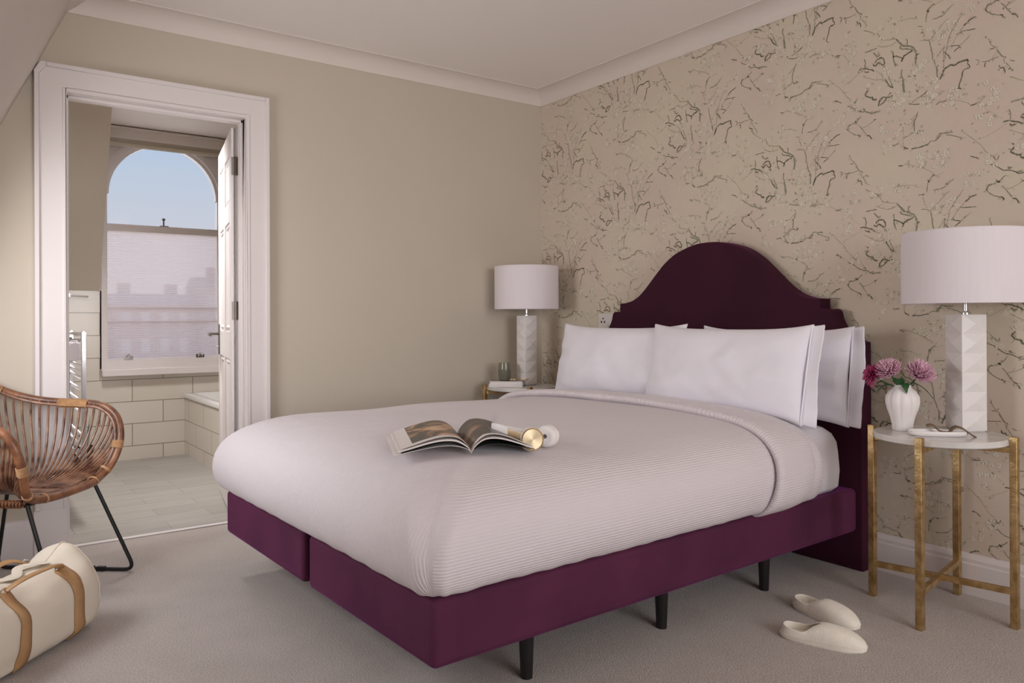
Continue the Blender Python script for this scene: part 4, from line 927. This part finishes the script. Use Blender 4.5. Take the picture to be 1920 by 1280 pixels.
hd = empty('headphones', (0, 0, 0), label='white and gold over-ear headphones resting on the magazine corner', cat='headphones')
c1 = Vector((-1.648, -2.055, ZD-.010+.036)); c2 = Vector((-1.556, -2.017, ZD-.010+.034))
toC = Vector((-.44, -.90, .10)).normalized()
def cup(c, ax, r, gold=True):
    q = Vector(ax).to_track_quat('Z', 'Y').to_matrix().to_4x4(); Mx = Matrix.Translation(c) @ q
    p = MB(); p.lathe([(0, -.022), (r*.55, -.024), (r*.86, -.018), (r, -.006), (r, .0), (r*.97, .004), (r*.93, .006), (0, .006)], 48, M=Mx, cap=False); cu = p.build('ear_cup', M['ceramic_m'], hd, ang=50)
    p = MB(); p.lathe([(r*.2, -.034), (r*.6, -.038), (r*.9, -.034), (r*1.0, -.026), (r*.94, -.018), (r*.6, -.018)], 40, M=Mx, cap=False); p.build('ear_cushion', M['ceramic_m'], cu, ang=80)
    p = MB(); p.lathe([(0, .0085), (r*.84, .0085), (r*.87, .0065), (r*.87, .003)], 48, M=Mx, cap=False); d_ = p.build('gold_disc', M['gdisc'], cu, ang=40); 
    p = MB(); p.tube([Mx @ Vector((r*.92*math.cos(a), r*.92*math.sin(a), .006)) for a in [2*math.pi*k/40 for k in range(40)]], .0017, 6, closed=True); p.build('gold_ring', M['gold'], cu)
    return cu
# spun-metal disc: brushing runs round the centre, so the highlight forms a bow-tie
m = mat('spun_gold_disc', srgb(196, 178, 148), .42, 1.0); M['gdisc'] = m
m.node_tree.nodes['Principled BSDF'].inputs['Anisotropic'].default_value = .85
tn = m.node_tree.nodes.new('ShaderNodeTangent'); tn.direction_type = 'UV_MAP' if 0 else 'RADIAL'; tn.axis = 'Z'
q_ = toC.to_track_quat('Z', 'Y')
cup1 = cup(Vector((0, 0, 0)), (0, 0, 1), .034)
cup1.location = c1; cup1.rotation_euler = q_.to_euler()
m.node_tree.links.new(tn.outputs[0], m.node_tree.nodes['Principled BSDF'].inputs['Tangent'])
cup2 = cup(Vector((0, 0, 0)), (0, 0, 1), .032)
cup2.location = c2; cup2.rotation_euler = Vector((.86, .50, -.05)).to_track_quat('Z', 'Y').to_euler()
rx = Vector((.81, -.586, 0)); fx = Vector((.586, .81, 0))
path = [c1-rx*.022+fx*.006+Vector((0, 0, .006)), c1-rx*.050+fx*.006+Vector((0, 0, .012)), c1-rx*.088+fx*.012+Vector((0, 0, .024)), c1-rx*.112+fx*.055+Vector((0, 0, .024)), c1-rx*.080+fx*.115+Vector((0, 0, .008)), c1-rx*.02+fx*.150+Vector((0, 0, -.008)), c1+rx*.035+fx*.135+Vector((0, 0, -.008)), c2+fx*.034+Vector((0, 0, -.004)), c2+fx*.012]
cvp = catmull(path, 8)
def band(i0, i1, hw, th, mtl, name):
    p = MB(); rows_ = []
    for k in range(i0, i1+1):
        a = cvp[max(0, k-1)]; b = cvp[min(len(cvp)-1, k+1)]; t = (b-a); t.z = 0; t.normalize(); nr = Vector((-t.y, t.x, 0)); c_ = cvp[k]
        rows_.append([tuple(c_+nr*th*x+Vector((0, 0, hw*z))) for x, z in ((-.5, -1), (.5, -1), (.9, -.7), (.9, .7), (.5, 1), (-.5, 1), (-.9, .7), (-.9, -.7))])
    p.grid(rows_, 0, closev=True); p.add(rows_[0], [tuple(range(8))]); p.add(rows_[-1], [tuple(range(8))]); return p.build(name, mtl, hd, ang=40)
nn_ = len(cvp)-1
band(0, 12, .0105, .0022, M['gold'], 'gold_arm'); band(12, nn_-14, .0165, .0055, M['ceramic_m'], 'padded_headband'); band(nn_-14, nn_, .0105, .0022, M['gold'], 'gold_arm')

# ------------------------------------------------------------------ slippers
def slipper(loc, rz, label):
    t = empty('slipper', loc, rz, label=label, cat='slipper', group='pair of felt slippers')
    Lh_ = .252
    def halfw(u):  # outline half width
        return .0465*(1-abs(2*u-1.10)**3.4*.55)*math.sqrt(max(0, 1-abs(2*u-1)**5)) if 0 <= u <= 1 else 0
    def outline(s_, n=56):
        P = []
        for k in range(n):
            a = 2*math.pi*k/n; c, s = math.cos(a), math.sin(a); u = .5+.5*math.copysign(abs(c)**.72, c); hw = .047*(.84+.18*math.exp(-((u-.76)/.3)**2))
            P.append((u*Lh_*1+0, hw*math.copysign(abs(s)**.78, s)))
        cx_ = Lh_/2; return [((x-cx_)*s_+cx_, y*s_) for x, y in P]
    p = MB(); rows_ = [[(x, y, z) for x, y in outline(s)] for s, z in ((.955, 0), (.99, .003), (1.0, .008), (.99, .0125), (.96, .014))]
    p.grid(rows_, 0, closev=True); p.add(rows_[0], [tuple(range(56))[::-1]]); p.add(rows_[-1], [tuple(range(56))]); p.build('sole', M['felt'], t, ang=50)
    p = MB(); r_ = [(x, y, .0155) for x, y in outline(.90)]; p.add(r_, [tuple(range(56))]); r2_ = [(x, y, .010) for x, y in outline(.9)]; p.grid([r2_, r_], 0, closev=True); p.build('footbed', M['felt_in'], t, ang=30)
    # upper: rings rising from the outline, pulled in towards the instep; opening cut at the heel
    N_ = 56; O = outline(.985, N_); p = MB(); rows_ = []
    for j in range(13):
        s = j/12; row = []
        for (x, y) in O:
            u = x/Lh_; f = max(0, min(1, (u-.30)/.16)); f = f*f*(3-2*f)     # 0 heel wall, 1 closed vamp
            # vamp height along length
            hv = (.040+.020*max(0, 1-((u-.44)/.5)**2)) if u > .3 else .058
            hh_ = .022+.008*(1-min(1, abs(u)/.3)) if u < .4 else .022
            a = s*math.pi/2
            # closed part: superellipse arch to the midline
            yc = y*math.cos(a)**.75 if s < 1 else 0; zc = .012+(hv-.012)*math.sin(a)**.8; xc = x-(.012 if u > .9 else 0)*s
            # toe closes
            hv2 = (hv-.012)*max(.0, 1-max(0, (u-.66)/.355)**4)**.5; zc = .012+hv2*math.sin(a)**.8; xc = x-.010*s*max(0, (u-.8)/.2)
            yo = y*(1-.10*s); zo = .012+hh_*s; xo = x+(.012*s*(1-min(1, u/.12)) if u < .12 else 0)
            row.append((xo+(xc-xo)*f, yo+(yc-yo)*f, zo+(zc-zo)*f))
        rows_.append(row)
    p.grid(rows_, 0, closev=True); p.build('upper', M['felt'], t, ang=180, solid=.005, sub=1)
    p = MB(); p.tube([(x, y, .0135) for x, y in outline(.992)], .0022, 6, closed=True); p.build('welt_seam', M['felt_in'], t)
    return t
slipper((-.868, -2.318, 0), math.radians(-67), 'ivory felt slipper in front, nearer the camera')
slipper((-.612, -2.198, 0), math.radians(-97), 'ivory felt slipper behind, nearer the bed')
# ------------------------------------------------------------------ rattan chair
ch = empty('rattan_armchair', cam_pt(-1.825, 2.86), math.radians(-39.5), label='rattan bucket armchair on black metal sled legs beside the bathroom doorway', cat='chair')
# far-side rim, local x forward, y to the far side; z up
RIM = [(.205, 0, .372), (.20, .12, .374), (.188, .20, .386), (.20, .245, .42), (.212, .275, .475), (.212, .295, .54), (.19, .306, .605), (.135, .312, .648), (.05, .314, .662), (-.04, .312, .665), (-.14, .298, .676), (-.23, .268, .704), (-.30, .222, .750), (-.35, .168, .805), (-.39, .09, .86), (-.40, 0, .88)]
far = catmull(RIM, 6)
rim = far+[Vector((q.x, -q.y, q.z)) for q in far[::-1]][1:-1]
p = MB(); p.tube(rim, .0145, 12, closed=True); p.build('outer_rim', M['rattan'], ch)
inner = []
cen = Vector((-.05, 0, .5))
for q in rim:
    d = Vector((-.06, 0, .47))-q; d.normalize(); inner.append(q+d*.020)
p = MB(); p.tube(inner, .0065, 8, closed=True); p.build('inner_rim', M['rattan_d'], ch)
# ribs: down from the rim, round the bend, across the seat
nfar = len(far)-1
def rim_at(s, side):
    f = s*nfar; i = min(int(f), nfar-1); q = far[i].lerp(far[i+1], f-i); return Vector((q.x, q.y*side, q.z))
def bez(P0, P1, P2, P3, n=14):
    return [P0*(1-t)**3+P1*3*t*(1-t)**2+P2*3*t*t*(1-t)+P3*t**3 for t in [k/n for k in range(n+1)]]
NR = 34
for side in (1, -1):
    for k in range(NR):
        s = .20+.80*(k+.5)/NR
        r_ = rim_at(s, side); g = (s-.20)/.80
        bx = .165-.36*g**1.15
        B = Vector((bx, side*.012, .378-.0*g))
        inw = Vector((-.06, 0, .45))-r_; inw.z = 0
        if inw.length > 0: inw.normalize()
        P0 = r_+inw*.012; hgt = r_.z-.39
        back = max(0, (g-.62)/.38)
        P1 = Vector((P0.x*(1-.10*back)-.01, P0.y*1.0, .39+hgt*.35)); P1.x += .06*back
        P2 = Vector((bx-.055*back-.02, side*(.215-.14*back), .372))
        if g < .12: P1.x -= .03
        p = MB(); p.tube(bez(P0, P1, P2, B), .0050, 7); p.build('rib', M['rattan_d'], ch)
# lengthwise seat spine and weave strands under the seat
p = MB(); p.tube([(.19, 0, .368), (0, 0, .366), (-.21, 0, .372)], .009, 8); p.build('seat_spine', M['rattan'], ch)
for side in (1, -1):
    p = MB(); q = [(.16, side*.19, .372), (0, side*.205, .37), (-.12, side*.20, .372), (-.20, side*.14, .378), (-.235, 0, .385)]; p.tube(catmull(q, 5), .010, 8); sr = p.build('seat_rail', M['rattan'], ch)
    p = MB()
    for k in range(24):
        x = .15-.0125*k
        for sg_ in (1, -1):
            c = Vector((x, side*.205, .37)); p.tube([c+Vector((.010*sg_*math.cos(a)*.6, side*.0125*math.cos(a), .0125*math.sin(a))) for a in [math.pi*2*j/8 for j in range(8)]], .0028, 5, closed=True)
    p.build('lashing', M['rattan'], sr)
# bindings of split cane round the rim
def binding(s0, s1, side, r=.0165, inner_=True):
    p = MB(); n = int((s1-s0)*nfar*9)+6; P = []
    turns = (s1-s0)*nfar*3.2
    for k in range(n*3):
        t = k/(n*3-1); q = rim_at(s0+(s1-s0)*t, side); q2 = rim_at(min(1, s0+(s1-s0)*t+.004), side); tg = (q2-q).normalized() if (q2-q).length > 0 else Vector((1, 0, 0))
        dn = (Vector((-.06, 0, .47))-q).normalized(); dn = (dn-tg*dn.dot(tg)).normalized(); bi = tg.cross(dn); a = 2*math.pi*turns*t
        P.append(q+dn*(.006+(r+.004)*math.cos(a))+bi*r*math.sin(a)*.92)
    p.tube(P, .0022, 5); return p.build('cane_binding', M['cane'], ch)
for side in (1, -1):
    for a, b in ((.165, .178), (.275, .305), (.52, .61), (.76, .772), (.08, .088)): binding(a, b, side)
# black metal frame
p = MB()
fr = [(.16, .19, .362), (.16, -.19, .362), (-.19, -.19, .362), (-.19, .19, .362)]
p.tube(fr, .007, 10, closed=True); p.build('seat_frame', M['black'], ch)
for side in (1, -1):
    top_f, top_b = Vector((.165, side*.19, .362)), Vector((-.185, side*.19, .362))
    bf, bb = Vector((.305, side*.235, .008)), Vector((-.27, side*.235, .008))
    pts = [top_f, top_f.lerp(bf, .5), bf+Vector((-.012, 0, .045)), bf+Vector((-.010, 0, .014)), bf+Vector((-.045, 0, 0)), (bf+bb)/2, bb+Vector((.045, 0, 0)), bb+Vector((.010, 0, .014)), bb+Vector((.010, 0, .045)), top_b.lerp(bb, .5), top_b]
    cvl = []
    def corner(a, c, b, r, n=6):
        u_ = (a-c).normalized(); v_ = (b-c).normalized(); P0, P2 = c+u_*r, c+v_*r
        return [P0*(1-t)**2+c*2*t*(1-t)+P2*t*t for t in [k/n for k in range(n+1)]]
    path_ = [top_f]+corner(top_f, bf, bb, .045)+corner(bf, bb, top_b, .045)+[top_b]
    p = MB(); p.tube(path_, .0072, 10); lg = p.build('sled_leg', M['black'], ch)
    for x in (.12, .165):
        p = MB(); p.box((x-.018, side*.235-.009, 0), (x+.018, side*.235+.009, .018)); p.build('floor_glide', M['black'], lg, bevel=.002)

# ------------------------------------------------------------------ weekend bag
AZ = math.atan2(.241, .227)     # long axis points away from the camera
bag = empty('duffel_bag', (-2.834, -1.055, 0), AZ, label='cream canvas duffel bag with tan leather straps on the carpet at lower left', cat='bag')
# local x along the bag (far end +), local y left; the face towards the bed is y<0
LB, DB, HB = .51, .25, .262
p = MB(); rows_ = []; NX, NA = 34, 40
def bagpt(u, a):
    # u -1..1 along, a angle round the cross-section
    e_ = max(0, 1-abs(u)**7)**.42
    ridge = math.exp(-((u-.80)/.22)**2)*.030+math.exp(-((u+.80)/.22)**2)*.030
    sag = -.030*math.cos(u*1.55)
    c, s = math.cos(a), math.sin(a)
    wy = DB/2*(.90+.10*e_); hz = (HB+sag+ridge)
    ex = .55 if s < 0 else .80
    y = wy*math.copysign(abs(c)**ex, c)*(1-.34*max(0, s)**1.6)*(e_*.35+.65)
    z = hz*.5+hz*.5*math.copysign(abs(s)**(.45 if s < 0 else .9), s)*(.72+.28*e_ if s > 0 else 1)
    n_ = noise.noise(Vector((u*1.6, c*1.4, s*1.6+2)))*.014+noise.noise(Vector((u*4, c*3, s*3)))*.005
    x = u*LB/2*(1-.07*max(0, s)*abs(u)**3)
    if s > -.85: y += n_*math.copysign(1, c)*abs(c); z += n_*max(0, s)
    return (x, y, max(.001, z))
for i in range(NX+1):
    u = -1+2*i/NX; u = math.copysign(abs(u)**.8, u); rows_.append([bagpt(u, 2*math.pi*k/NA) for k in range(NA)])
p.grid(rows_, 0, closev=True); p.add(rows_[0], [tuple(range(NA))[::-1]]); p.add(rows_[-1], [tuple(range(NA))]); p.build('bag_body', M['canvas'], bag, ang=180, sub=1)
p = MB(); p.tube([Vector(bagpt(u, math.pi/2))+Vector((0, 0, .001)) for u in [-.97+1.94*k/30 for k in range(31)]], .0022, 6); p.build('zip', M['canvas'], bag)
# corner piping at the far end
p = MB(); p.tube([Vector(bagpt(.93, 2*math.pi*k/40))*1.0 for k in range(40)], .0022, 6, closed=True); p.build('end_piping', M['canvas'], bag)
def onbag(u, a, off):
    q = Vector(bagpt(u, a)); c0 = Vector((q.x, 0, .13)); d = (q-c0); d.x = 0; d.normalize(); return q+d*off
ws = .044
for u in (.46, -.42):
    for side in (-1, 1):
        p = MB(); rws = []
        a0, a1 = (math.radians(-52), math.radians(57)) if side > 0 else (math.radians(232), math.radians(123))
        for k in range(22):
            a = a0+(a1-a0)*k/21; rws.append([tuple(onbag(u+dx*2/LB, a, .003)) for dx in (-ws/2, 0, ws/2)])
        p.grid(rws); p.build('leather_strap', M['leather'], bag, solid=.003, ang=180)
        q = onbag(u, a1, .008)
        p = MB(); p.tube([q+Vector((.019*math.cos(t), .004*math.sin(2*t)*0, .010*math.sin(t))) for t in [2*math.pi*k/20 for k in range(20)]], .0022, 6, closed=True); p.build('metal_ring', M['chrome'], bag)
for side in (-1, 1):
    a1 = math.radians(57) if side > 0 else math.radians(123)
    A_, B_ = onbag(.46, a1, .010), onbag(-.42, a1, .010)
    mid = (A_+B_)/2+Vector((0, side*(-.02), .012))
    pts = [A_, A_.lerp(mid, .35)+Vector((0, side*.025, .014)), mid+Vector((0, side*.04, .010)), B_.lerp(mid, .35)+Vector((0, side*.025, .014)), B_]
    p = MB(); cvh = catmull(pts, 7); p.tube(cvh, [.014]*len(cvh), 10, flat=.35); p.build('handle', M['leather'], bag)
# cotton shoulder strap lying over the top
p = MB(); q0 = catmull([onbag(.46, math.radians(100), .006), onbag(.2, math.radians(80), .014), onbag(-.05, math.radians(95), .010), onbag(-.3, math.radians(75), .014), onbag(-.6, math.radians(95), .010)], 6)
p.tube(q0, .014, 8, flat=.2); p.build('webbing_strap', M['canvas'], bag)
